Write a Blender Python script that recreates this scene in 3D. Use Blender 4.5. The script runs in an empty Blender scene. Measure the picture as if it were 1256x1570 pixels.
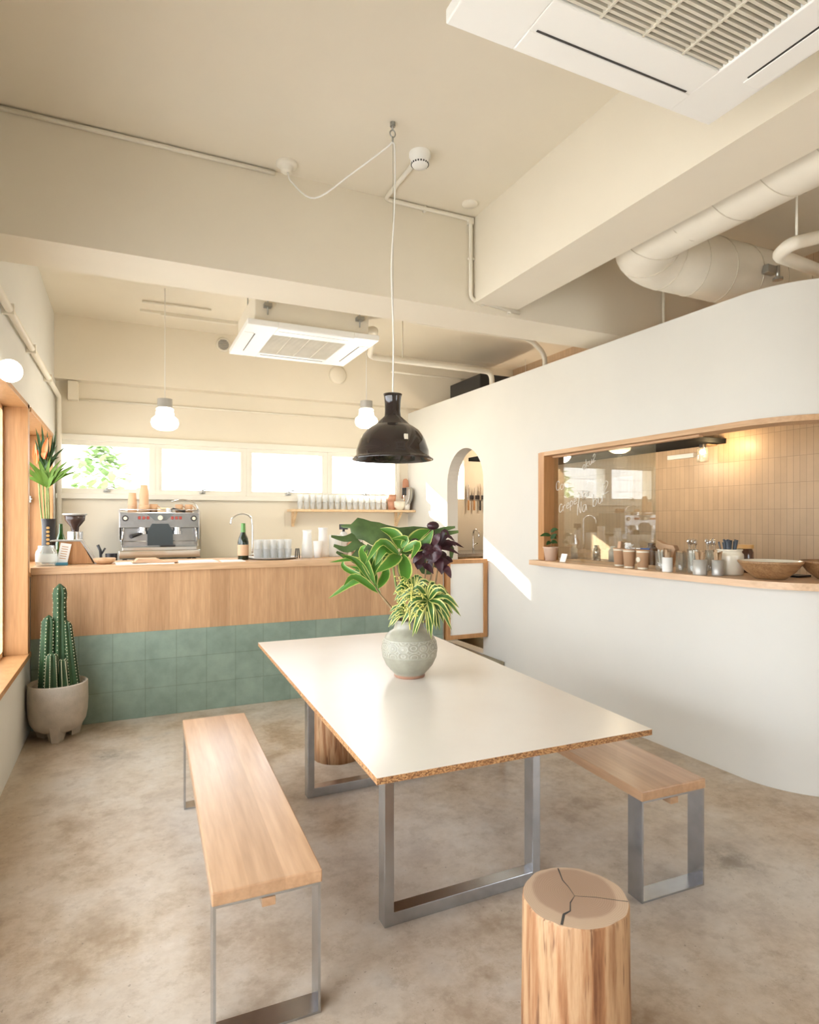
import bpy, bmesh, math, random
from mathutils import Vector, Matrix
C = bpy.context.scene.collection
PI = math.pi
random.seed(7)
# ------------------------------------------------------------------ camera, world, light, exposure
sc = bpy.context.scene
cd = bpy.data.cameras.new('camera'); cam = bpy.data.objects.new('camera', cd); C.objects.link(cam)
cd.sensor_fit = 'VERTICAL'; cd.sensor_height = 36.0; cd.lens = 940.0/1570.0*36.0
cd.shift_y = 13.0/1570.0; cd.clip_start = 0.02; cd.clip_end = 200
cam.location = (0, 0, 1.5); cam.rotation_euler = (PI/2, 0, -math.radians(24.83))
sc.camera = cam
sc.view_settings.view_transform = 'Standard'; sc.view_settings.look = 'None'
sc.view_settings.gamma = 1.0; sc.view_settings.exposure = 0.25
sc.view_settings.use_curve_mapping = False
sc.cycles.max_bounces = 10; sc.cycles.diffuse_bounces = 6; sc.cycles.glossy_bounces = 4
sc.cycles.transmission_bounces = 6; sc.cycles.transparent_max_bounces = 16
sc.cycles.caustics_reflective = False; sc.cycles.caustics_refractive = False
sc.cycles.sample_clamp_indirect = 6.0
world = bpy.data.worlds.new('sky'); sc.world = world; world.use_nodes = True
bg = world.node_tree.nodes['Background']; bg.inputs[0].default_value = (0.90, 0.95, 1.0, 1); bg.inputs[1].default_value = 6.6

def light(name, kind, loc, energy, color=(1, 1, 1), rot=(0, 0, 0), **kw):
    d = bpy.data.lights.new(name, kind); d.energy = energy; d.color = color
    for k, v in kw.items(): setattr(d, k, v)
    o = bpy.data.objects.new(name, d); C.objects.link(o); o.location = loc; o.rotation_euler = rot
    return o
def portal(name, loc, rot, sx, sy):
    o = light(name, 'AREA', loc, 1, rot=rot, shape='RECTANGLE', size=sx, size_y=sy)
    o.data.cycles.is_portal = True
sd = Vector((0.40, -1.0, -0.50)).normalized()
sun = light('sun', 'SUN', (0, 20, 15), 22.0, (1.0, 0.93, 0.82), angle=math.radians(0.6))
sun.rotation_euler = sd.to_track_quat('-Z', 'Y').to_euler()
portal('portal_back', (1.2, 6.93, 2.02), (-PI/2, 0, 0), 3.7, 0.56)
portal('portal_left', (-0.85, 3.25, 1.43), (0, -PI/2, 0), 1.70, 3.4)
portal('portal_door', (-0.85, 0.38, 1.13), (0, -PI/2, 0), 2.25, 2.35)
portal('portal_left_far', (-0.84, 5.82, 1.72), (0, -PI/2, 0), 1.2, 1.5)
portal('portal_front', (3.9, -1.68, 1.2), (PI/2, 0, 0), 1.0, 2.1)

# ------------------------------------------------------------------ materials
MATS = {}
class NT:
    def __init__(s, name):
        m = bpy.data.materials.new(name); m.use_nodes = True; s.m = m; s.t = m.node_tree; s.n = s.t.nodes
        s.p = s.n['Principled BSDF']; s.out = s.n['Material Output']
    def add(s, typ, **kw):
        n = s.n.new(typ)
        for k, v in kw.items():
            if k in n.inputs: n.inputs[k].default_value = v
            else: setattr(n, k, v)
        return n
    def link(s, a, b): s.t.links.new(a, b)
    def coord(s, scale=(1, 1, 1), rot=(0, 0, 0), kind='Object', loc=(0, 0, 0)):
        tc = s.n.new('ShaderNodeTexCoord'); mp = s.n.new('ShaderNodeMapping')
        mp.inputs['Scale'].default_value = scale; mp.inputs['Rotation'].default_value = rot; mp.inputs['Location'].default_value = loc
        s.link(tc.outputs[kind], mp.inputs['Vector']); return mp.outputs['Vector']
    def noise(s, vec, scale, detail=4, rough=0.55):
        n = s.add('ShaderNodeTexNoise'); n.inputs['Scale'].default_value = scale
        n.inputs['Detail'].default_value = detail; n.inputs['Roughness'].default_value = rough
        s.link(vec, n.inputs['Vector']); return n.outputs['Fac']
    def ramp(s, fac, stops, interp='LINEAR'):
        r = s.n.new('ShaderNodeValToRGB'); r.color_ramp.interpolation = interp
        el = r.color_ramp.elements
        while len(el) < len(stops): el.new(0.5)
        for e, (p, c) in zip(el, stops): e.position = p; e.color = tuple(c)+(1,) if len(c) == 3 else c
        s.link(fac, r.inputs['Fac']); return r.outputs['Color']
    def mix(s, fac, a, b, mode='MIX'):
        n = s.n.new('ShaderNodeMixRGB'); n.blend_type = mode
        for i, v in ((0, fac), (1, a), (2, b)):
            if isinstance(v, (int, float)): n.inputs[i].default_value = v
            elif isinstance(v, tuple): n.inputs[i].default_value = v+(1,) if len(v) == 3 else v
            else: s.link(v, n.inputs[i])
        return n.outputs[0]
    def bump(s, h, strength=0.1, dist=0.01):
        b = s.n.new('ShaderNodeBump'); b.inputs['Strength'].default_value = strength; b.inputs['Distance'].default_value = dist
        s.link(h, b.inputs['Height']); s.link(b.outputs[0], s.p.inputs['Normal'])
    def base(s, c):
        if isinstance(c, tuple): s.p.inputs['Base Color'].default_value = c+(1,)
        else: s.link(c, s.p.inputs['Base Color'])
def simple(name, col, rough=0.5, metal=0.0, var=0.06, vs=6.0, bump=0.0, spec=None, emit=None, es=0.0, coat=0.0):
    k = NT(name); v = k.coord()
    n = k.noise(v, vs)
    lo = tuple(max(0, c*(1-var)) for c in col); hi = tuple(min(1, c*(1+var)) for c in col)
    k.base(k.ramp(n, [(0.3, lo), (0.7, hi)]))
    k.p.inputs['Roughness'].default_value = rough; k.p.inputs['Metallic'].default_value = metal
    if spec is not None: k.p.inputs['Specular IOR Level'].default_value = spec
    if coat: k.p.inputs['Coat Weight'].default_value = coat; k.p.inputs['Coat Roughness'].default_value = 0.08
    if bump: k.bump(k.noise(v, vs*8), bump, 0.004)
    if emit: k.p.inputs['Emission Color'].default_value = emit+(1,); k.p.inputs['Emission Strength'].default_value = es
    MATS[name] = k.m; return k.m
def wood(name, c1, c2, axis='Z', scale=1.0, rough=0.4, plank=0.0, plank_axis='X', seam=0.0, coat=0.0):
    k = NT(name)
    st = {'X': (0.6, 9, 9), 'Y': (9, 0.6, 9), 'Z': (9, 9, 0.6)}[axis]
    v = k.coord(tuple(a*scale for a in st))
    n1 = k.noise(v, 2.2, 5, 0.6); n2 = k.noise(v, 9.0, 3, 0.5)
    col = k.ramp(n1, [(0.28, c2), (0.5, tuple((a+b)/2 for a, b in zip(c1, c2))), (0.7, c1)])
    col = k.mix(0.25, col, k.ramp(n2, [(0.35, tuple(c*0.7 for c in c2)), (0.65, c1)]))
    if plank:
        v2 = k.coord(); sp = k.n.new('ShaderNodeSeparateXYZ'); k.link(v2, sp.inputs[0])
        d = k.add('ShaderNodeMath', operation='DIVIDE'); k.link(sp.outputs[plank_axis], d.inputs[0]); d.inputs[1].default_value = plank
        f = k.add('ShaderNodeMath', operation='FLOOR'); k.link(d.outputs[0], f.inputs[0])
        w = k.add('ShaderNodeTexWhiteNoise', noise_dimensions='1D'); k.link(f.outputs[0], w.inputs['W'])
        tint = k.ramp(w.outputs['Value'], [(0.0, (0.88, 0.85, 0.82)), (0.5, (1.0, 0.98, 0.95)), (1.0, (1.10, 1.09, 1.08))])
        col = k.mix(1.0, col, tint, 'MULTIPLY')
        if seam:
            fr = k.add('ShaderNodeMath', operation='FRACT'); k.link(d.outputs[0], fr.inputs[0])
            col = k.mix(1.0, col, k.ramp(fr.outputs[0], [(0.0, (0.62,)*3), (seam, (1, 1, 1)), (1.0, (1, 1, 1))]), 'MULTIPLY')
    k.base(col); k.p.inputs['Roughness'].default_value = rough
    k.p.inputs['Coat Weight'].default_value = coat; k.p.inputs['Coat Roughness'].default_value = 0.22
    k.bump(n2, 0.05, 0.002)
    MATS[name] = k.m; return k.m
def brick(name, c1, c2, cm, w, h, mort, plane, loc=(0, 0), rough=0.3, bumps=0.3, nz=0.15):
    k = NT(name); tc = k.n.new('ShaderNodeTexCoord'); sp = k.n.new('ShaderNodeSeparateXYZ'); cb = k.n.new('ShaderNodeCombineXYZ')
    k.link(tc.outputs['Object'], sp.inputs[0])
    for i, ax in enumerate(plane):
        a = k.add('ShaderNodeMath', operation='ADD'); k.link(sp.outputs[ax], a.inputs[0]); a.inputs[1].default_value = loc[i]
        k.link(a.outputs[0], cb.inputs[i])
    b = k.n.new('ShaderNodeTexBrick'); b.offset = 0; b.squash = 1
    for kk, vv in (('Scale', 1.0), ('Mortar Size', mort), ('Mortar Smooth', 0.2), ('Bias', 0.0), ('Brick Width', w), ('Row Height', h)): b.inputs[kk].default_value = vv
    b.inputs['Color1'].default_value = c1+(1,); b.inputs['Color2'].default_value = c2+(1,); b.inputs['Mortar'].default_value = cm+(1,)
    k.link(cb.outputs[0], b.inputs['Vector'])
    n = k.noise(tc.outputs['Object'], 7, 5, 0.65)
    col = k.mix(nz, b.outputs['Color'], k.ramp(n, [(0.3, tuple(c*0.55 for c in c1)), (0.7, tuple(min(1, c*1.3) for c in c2))]))
    k.base(col); k.p.inputs['Roughness'].default_value = rough
    inv = k.add('ShaderNodeMath', operation='SUBTRACT'); inv.inputs[0].default_value = 1; k.link(b.outputs['Fac'], inv.inputs[1])
    k.bump(inv.outputs[0], bumps, 0.003)
    MATS[name] = k.m; return k.m
def glass(name, tint=(1, 1, 1), refl=0.06, rough=0.0, haze=0.0, ior=1.45):
    k = NT(name); k.n.remove(k.p)
    tr = k.n.new('ShaderNodeBsdfTransparent'); tr.inputs[0].default_value = tint+(1,)
    gl = k.n.new('ShaderNodeBsdfGlossy'); gl.inputs['Roughness'].default_value = rough
    fr = k.n.new('ShaderNodeFresnel'); ge = k.n.new('ShaderNodeNewGeometry'); mr = k.n.new('ShaderNodeMapRange')
    mr.inputs['To Min'].default_value = ior; mr.inputs['To Max'].default_value = 1/ior   # same reflectance from both sides of a thin pane
    k.link(ge.outputs['Backfacing'], mr.inputs['Value']); k.link(mr.outputs[0], fr.inputs[0])
    ad = k.add('ShaderNodeMath', operation='ADD', use_clamp=True); k.link(fr.outputs[0], ad.inputs[0]); ad.inputs[1].default_value = refl
    mx = k.n.new('ShaderNodeMixShader'); k.link(ad.outputs[0], mx.inputs[0]); k.link(tr.outputs[0], mx.inputs[1]); k.link(gl.outputs[0], mx.inputs[2])
    last = mx
    if haze:
        d1 = k.n.new('ShaderNodeBsdfDiffuse'); d1.inputs[0].default_value = (0.95, 0.96, 0.96, 1)
        d2 = k.n.new('ShaderNodeBsdfTranslucent'); d2.inputs[0].default_value = (0.97, 0.98, 0.98, 1)
        df = k.n.new('ShaderNodeMixShader'); df.inputs[0].default_value = 0.6; k.link(d1.outputs[0], df.inputs[1]); k.link(d2.outputs[0], df.inputs[2])
        m2 = k.n.new('ShaderNodeMixShader'); m2.inputs[0].default_value = haze
        k.link(mx.outputs[0], m2.inputs[1]); k.link(df.outputs[0], m2.inputs[2]); last = m2
    k.link(last.outputs[0], k.out.inputs['Surface']); MATS[name] = k.m; return k.m
PAINT = simple('cream_paint', (0.77, 0.715, 0.60), 0.75, var=0.02, vs=2.0, bump=0.12)
TRIM = simple('trim_paint', (0.80, 0.78, 0.70), 0.5, var=0.01)
WALLW = simple('white_plaster', (0.70, 0.695, 0.655), 0.8, var=0.015, vs=2.5, bump=0.10)
PIPEP = simple('painted_pipe', (0.80, 0.76, 0.66), 0.5, var=0.03)
SEAM = simple('duct_seam', (0.62, 0.57, 0.47), 0.5)
WHITEP = simple('white_plastic', (0.86, 0.86, 0.83), 0.35, var=0.01)
GREYP = simple('grey_plastic', (0.42, 0.41, 0.38), 0.5)
DARKG = simple('dark_gap', (0.05, 0.048, 0.045), 0.6)
BLACK = simple('black_plastic', (0.022, 0.022, 0.025), 0.4)
MATTE = simple('matte_black', (0.02, 0.022, 0.022), 0.9, spec=0.1)
ENAMEL = simple('black_enamel', (0.020, 0.013, 0.012), 0.08, var=0.1, coat=0.6)
STEEL = simple('brushed_steel', (0.47, 0.48, 0.50), 0.27, 1.0, var=0.08, vs=20)
CHROME = simple('chrome', (0.78, 0.78, 0.78), 0.12, 1.0, var=0.02)
ZINC = simple('zinc_metal', (0.45, 0.46, 0.45), 0.4, 1.0)
WOODL = wood('light_wood_x', (0.70, 0.47, 0.28), (0.56, 0.34, 0.18), 'X')
WOODY = wood('light_wood_y', (0.68, 0.46, 0.28), (0.52, 0.31, 0.16), 'Y')
WOODZ = wood('window_wood', (0.58, 0.31, 0.13), (0.45, 0.215, 0.08), 'Z')
WOODC = wood('counter_boards', (0.60, 0.375, 0.205), (0.45, 0.255, 0.125), 'Z', 1.3, 0.45, 0.152, 'X', 0.02)
WOODB = wood('bench_wood', (0.54, 0.34, 0.20), (0.39, 0.22, 0.115), 'Y', 0.8, 0.3, 0.105, 'X', 0.0, 0.6)
SHELFW = wood('shelf_wood', (0.80, 0.58, 0.39), (0.62, 0.41, 0.25), 'Y', 1.0, 0.45)
WOODK = wood('pale_pine', (0.86, 0.66, 0.42), (0.70, 0.48, 0.27), 'Y', 1.0, 0.5)
WOODBW = wood('bowl_wood', (0.42, 0.25, 0.12), (0.20, 0.10, 0.04), 'X', 1.6, 0.4)
GTILE = brick('green_tile', (0.20, 0.27, 0.215), (0.25, 0.325, 0.26), (0.12, 0.15, 0.11), 0.2235, 0.2177, 0.0022, ('X', 'Z'), (0.0895, 0.0), 0.4, 0.2, 0.3)
KTILE = brick('tan_tile', (0.56, 0.405, 0.265), (0.62, 0.455, 0.30), (0.34, 0.24, 0.16), 0.05, 0.2, 0.0015, ('Y', 'Z'), (0.0, 0.01), 0.38, 0.35, 0.1)
PANE = glass('window_glass', (1, 1, 1), 0.0)
PANEK = glass('sliding_glass', (0.93, 0.95, 0.92), 0.10)
GLASSW = glass('clear_tumbler', (0.98, 0.99, 0.99), 0.04, 0.15, 0.55, 1.2)
GLASSJ = glass('jar_glass', (0.95, 0.97, 0.95), 0.05, 0.02, 0.12)
GGREEN = simple('green_bottle_glass', (0.02, 0.10, 0.01), 0.08, coat=0.5)
DGREEN = simple('dark_bottle_glass', (0.012, 0.025, 0.012), 0.08, coat=0.5)
BROWNG = simple('amber_jar', (0.10, 0.035, 0.015), 0.1, coat=0.5)
PAPER = simple('white_paper', (0.86, 0.86, 0.84), 0.7, var=0.01)
KRAFT = simple('kraft_paper', (0.62, 0.40, 0.25), 0.7, var=0.05)
KRAFTD = simple('cup_paper', (0.56, 0.36, 0.22), 0.6, var=0.04)
CREAM = simple('cream_ceramic', (0.80, 0.75, 0.62), 0.25, coat=0.3)
GREYC = simple('grey_ceramic', (0.50, 0.49, 0.46), 0.35, metal=0.3)
TERRA = simple('terracotta', (0.60, 0.30, 0.19), 0.7)
STONEP = simple('sand_pot', (0.47, 0.41, 0.335), 0.8, var=0.10, vs=14, bump=0.3)
SOIL = simple('soil', (0.06, 0.04, 0.025), 0.95, bump=0.6)
BLUE = simple('blue_plastic', (0.05, 0.12, 0.35), 0.4)
RED = simple('red_button', (0.35, 0.06, 0.05), 0.4)
GOLD = simple('gold_paint', (0.75, 0.45, 0.15), 0.35)
STICK = simple('birch_stick', (0.78, 0.60, 0.40), 0.6)
GLOBE = simple('lit_opal_glass', (0.9, 0.88, 0.82), 0.3, emit=(1.0, 0.93, 0.80), es=2.2)
BULB = simple('warm_bulb', (0.9, 0.8, 0.6), 0.3, emit=(1.0, 0.68, 0.36), es=6.0)
LENS = simple('ceiling_lamp_glass', (0.9, 0.8, 0.6), 0.3, emit=(1.0, 0.72, 0.40), es=1.4)
CLEAF = simple('cactus_skin', (0.020, 0.055, 0.014), 0.6, var=0.3, vs=9)
SPINE = simple('cactus_areole', (0.72, 0.68, 0.45), 0.8)
LEAFG = simple('leaf_green', (0.12, 0.22, 0.03), 0.55, var=0.25, vs=12, spec=0.2)
LEAFD = simple('leaf_dark', (0.035, 0.085, 0.022), 0.5, var=0.3, vs=10, spec=0.25)
LEAFM = simple('monstera_green', (0.085, 0.135, 0.045), 0.4, var=0.45, vs=9, spec=0.35)
BURG = simple('burgundy_leaf', (0.045, 0.012, 0.018), 0.35, var=0.4, vs=12)
STEM = simple('green_stem', (0.20, 0.26, 0.07), 0.5, var=0.25, vs=20)
STEMB = simple('brown_stem', (0.30, 0.20, 0.10), 0.6, var=0.3, vs=30)
ORANGE = simple('orange_bract', (0.85, 0.22, 0.06), 0.4, var=0.15)
YELB = simple('yellow_berry', (0.66, 0.62, 0.16), 0.5)
ASPH = simple('outside_paving', (0.66, 0.64, 0.61), 0.9)
SIDING = brick('pale_siding', (0.72, 0.70, 0.67), (0.76, 0.74, 0.72), (0.5, 0.5, 0.5), 3.0, 0.25, 0.012, ('X', 'Z'), (0, 0), 0.7, 0.3, 0.05)
BUSHM = simple('shrub_foliage', (0.36, 0.50, 0.24), 0.6, var=0.4, vs=3)
def concrete():
    k = NT('polished_concrete'); v = k.coord()
    n1 = k.noise(v, 0.9, 6, 0.62); n2 = k.noise(v, 3.4, 8, 0.7); n3 = k.noise(v, 26, 4, 0.6)
    c = k.ramp(n1, [(0.30, (0.38, 0.245, 0.13)), (0.5, (0.48, 0.36, 0.235)), (0.68, (0.56, 0.51, 0.45))])
    c2 = k.ramp(n2, [(0.38, (0.26, 0.17, 0.09)), (0.5, (0.51, 0.42, 0.315)), (0.66, (0.66, 0.61, 0.54))])
    c = k.mix(0.6, c, c2)
    c = k.mix(0.12, c, k.ramp(n3, [(0.4, (0.18, 0.15, 0.12)), (0.6, (0.6, 0.55, 0.48))]))
    n4 = k.noise(v, 1.7, 3, 0.6)
    c = k.mix(k.ramp(n4, [(0.64, (0, 0, 0)), (0.74, (0.35, 0.35, 0.35))]), c, (0.17, 0.145, 0.11))
    nb = k.noise(v, 0.45, 3, 0.5); c = k.mix(k.ramp(nb, [(0.42, (0, 0, 0)), (0.62, (0.42, 0.42, 0.42))]), c, (0.57, 0.55, 0.52))
    n5 = k.noise(v, 9, 10, 0.75); c = k.mix(k.ramp(n5, [(0.52, (0, 0, 0)), (0.60, (0.30, 0.30, 0.30))]), c, (0.27, 0.20, 0.13))
    n6 = k.noise(v, 60, 2, 0.5); c = k.mix(k.ramp(n6, [(0.70, (0, 0, 0)), (0.74, (0.5, 0.5, 0.5))]), c, (0.13, 0.105, 0.08))
    for (sx, sy, rr_) in ((2.42, 1.86, 0.17), (2.75, 1.62, 0.12), (-0.1, 4.35, 0.16), (0.55, 4.1, 0.12), (1.9, 1.0, 0.16)):
        mv = k.n.new('ShaderNodeMapping'); mv.inputs['Location'].default_value = (-sx/rr_, -sy/rr_, 0); mv.inputs['Scale'].default_value = (1/rr_, 1/rr_, 0)
        tc = k.n.new('ShaderNodeTexCoord'); k.link(tc.outputs['Object'], mv.inputs['Vector'])
        ln = k.add('ShaderNodeVectorMath', operation='LENGTH'); k.link(mv.outputs[0], ln.inputs[0])
        mk_ = k.ramp(ln.outputs['Value'], [(0.0, (1, 1, 1)), (1.0, (0, 0, 0))])
        c = k.mix(k.mix(1.0, mk_, k.ramp(n5, [(0.40, (0, 0, 0)), (0.56, (0.75, 0.75, 0.75))]), 'MULTIPLY'), c, (0.13, 0.105, 0.075))
    k.base(c)
    r = k.n.new('ShaderNodeMapRange'); r.inputs['To Min'].default_value = 0.22; r.inputs['To Max'].default_value = 0.42
    k.link(n2, r.inputs['Value']); k.link(r.outputs[0], k.p.inputs['Roughness'])
    k.bump(n3, 0.05, 0.002); MATS['conc'] = k.m; return k.m
CONC = concrete()
STEPM = simple('step_concrete', (0.32, 0.28, 0.19), 0.6, var=0.15, vs=5)
def tabletop():
    k = NT('table_laminate'); v = k.coord()
    n = k.noise(v, 3, 4); k.base(k.ramp(n, [(0.3, (0.70, 0.655, 0.59)), (0.7, (0.74, 0.70, 0.635))]))
    k.p.inputs['Roughness'].default_value = 0.28; return k.m
def chip():
    k = NT('particle_board'); v = k.coord((1, 1, 2))
    vo = k.add('ShaderNodeTexVoronoi'); vo.inputs['Scale'].default_value = 160; k.link(v, vo.inputs['Vector'])
    sp = k.n.new('ShaderNodeSeparateColor'); k.link(vo.outputs['Color'], sp.inputs[0])
    k.base(k.ramp(sp.outputs[0], [(0.0, (0.12, 0.05, 0.018)), (0.5, (0.34, 0.16, 0.06)), (1.0, (0.54, 0.31, 0.13))]))
    k.p.inputs['Roughness'].default_value = 0.8; return k.m
TTOP = tabletop(); CHIP = chip()
def log_side():
    k = NT('stripped_log'); v = k.coord((7, 7, 0.55)); n = k.noise(v, 2.4, 6, 0.62); n2 = k.noise(v, 8, 3)
    c = k.ramp(n, [(0.32, (0.15, 0.055, 0.02)), (0.42, (0.34, 0.155, 0.065)), (0.52, (0.50, 0.31, 0.165)), (0.64, (0.32, 0.15, 0.065))])
    c = k.mix(k.ramp(n2, [(0.60, (0, 0, 0)), (0.68, (0.8, 0.8, 0.8))]), c, (0.13, 0.05, 0.02))
    k.base(c); k.p.inputs['Roughness'].default_value = 0.6; k.bump(n, 0.4, 0.006); return k.m
def log_top():
    k = NT('log_end_grain'); v = k.coord()
    d = k.add('ShaderNodeVectorMath', operation='LENGTH')
    mv = k.n.new('ShaderNodeMapping'); mv.inputs['Scale'].default_value = (1, 1, 0); mv.inputs['Location'].default_value = (-0.01, -0.015, 0)
    k.link(v, mv.inputs['Vector']); k.link(mv.outputs[0], d.inputs[0])
    nn = k.noise(v, 14, 3); ad = k.add('ShaderNodeMath', operation='MULTIPLY_ADD'); k.link(nn, ad.inputs[0]); ad.inputs[1].default_value = 0.02; k.link(d.outputs['Value'], ad.inputs[2])
    c = k.ramp(ad.outputs[0], [(0.0, (0.34, 0.225, 0.15)), (0.120, (0.38, 0.255, 0.175)), (0.130, (0.52, 0.38, 0.265)), (0.2, (0.56, 0.42, 0.29))])
    s = k.add('ShaderNodeMath', operation='MULTIPLY'); k.link(ad.outputs[0], s.inputs[0]); s.inputs[1].default_value = 1100
    si = k.add('ShaderNodeMath', operation='SINE'); k.link(s.outputs[0], si.inputs[0])
    c = k.mix(0.12, c, k.ramp(si.outputs[0], [(0, (0.22, 0.13, 0.08)), (1, (0.7, 0.55, 0.4))]))
    k.base(c); k.p.inputs['Roughness'].default_value = 0.6; return k.m
LOGS = log_side(); LOGT = log_top()
def var_leaf(name, cin, cout, lo=0.62, hi=0.75):
    k = NT(name); tc = k.n.new('ShaderNodeTexCoord'); sp = k.n.new('ShaderNodeSeparateXYZ'); k.link(tc.outputs['UV'], sp.inputs[0])
    n = k.noise(tc.outputs['Object'], 30, 3)
    a = k.add('ShaderNodeMath', operation='MULTIPLY_ADD'); k.link(n, a.inputs[0]); a.inputs[1].default_value = 0.3; k.link(sp.outputs['X'], a.inputs[2])
    k.base(k.ramp(a.outputs[0], [(0.0, cin), (lo+0.12, tuple(c*1.15 for c in cin)), (hi+0.12, cout), (1.0, cout)]))
    k.p.inputs['Roughness'].default_value = 0.38
    k.p.inputs['Subsurface Weight'].default_value = 0.0
    MATS[name] = k.m; return k.m
VARL = var_leaf('variegated_leaf', (0.065, 0.185, 0.02), (0.46, 0.50, 0.13), 0.78, 0.94)
VARD = var_leaf('striped_leaf', (0.045, 0.12, 0.022), (0.60, 0.60, 0.20), 0.55, 0.68)
def vase_mat():
    k = NT('celadon_vase'); v = k.coord(); n = k.noise(v, 18, 4)
    sp = k.n.new('ShaderNodeSeparateXYZ'); k.link(v, sp.inputs[0])
    at = k.add('ShaderNodeMath', operation='ARCTAN2'); k.link(sp.outputs['Y'], at.inputs[0]); k.link(sp.outputs['X'], at.inputs[1])
    cb = k.n.new('ShaderNodeCombineXYZ'); m1 = k.add('ShaderNodeMath', operation='MULTIPLY'); k.link(at.outputs[0], m1.inputs[0]); m1.inputs[1].default_value = 2.6
    m2 = k.add('ShaderNodeMath', operation='MULTIPLY'); k.link(sp.outputs['Z'], m2.inputs[0]); m2.inputs[1].default_value = 26.0
    k.link(m1.outputs[0], cb.inputs[0]); k.link(m2.outputs[0], cb.inputs[1])
    w0 = k.add('ShaderNodeTexVoronoi'); w0.inputs['Scale'].default_value = 1.0; w0.inputs['Randomness'].default_value = 0.35
    k.link(cb.outputs[0], w0.inputs['Vector'])
    mm = k.add('ShaderNodeMath', operation='MULTIPLY'); k.link(w0.outputs['Distance'], mm.inputs[0]); mm.inputs[1].default_value = 24.0
    w = k.add('ShaderNodeMath', operation='SINE', use_clamp=True); k.link(mm.outputs[0], w.inputs[0])
    band = k.ramp(sp.outputs['Z'], [(0.0, (0, 0, 0)), (0.112, (0, 0, 0)), (0.116, (1, 1, 1)), (0.188, (1, 1, 1)), (0.192, (0, 0, 0)), (1, (0, 0, 0))])
    h = k.mix(1.0, band, w.outputs[0], 'MULTIPLY')
    lines = k.ramp(sp.outputs['Z'], [(0, (0, 0, 0)), (0.108, (0, 0, 0)), (0.111, (1, 1, 1)), (0.114, (0, 0, 0)), (0.189, (0, 0, 0)), (0.192, (1, 1, 1)), (0.195, (0, 0, 0)), (1, (0, 0, 0))])
    h2 = k.mix(1.0, h, lines, 'ADD')
    c = k.ramp(n, [(0.3, (0.27, 0.26, 0.205)), (0.7, (0.36, 0.35, 0.28))])
    c = k.mix(h2, c, (0.46, 0.45, 0.38))
    c = k.mix(k.ramp(sp.outputs['Z'], [(0.012, (1, 1, 1)), (0.016, (0, 0, 0))]), c, (0.38, 0.20, 0.13))
    k.base(c); k.p.inputs['Roughness'].default_value = 0.3; k.bump(h2, 0.6, 0.004); return k.m
VASE = vase_mat()

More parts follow.
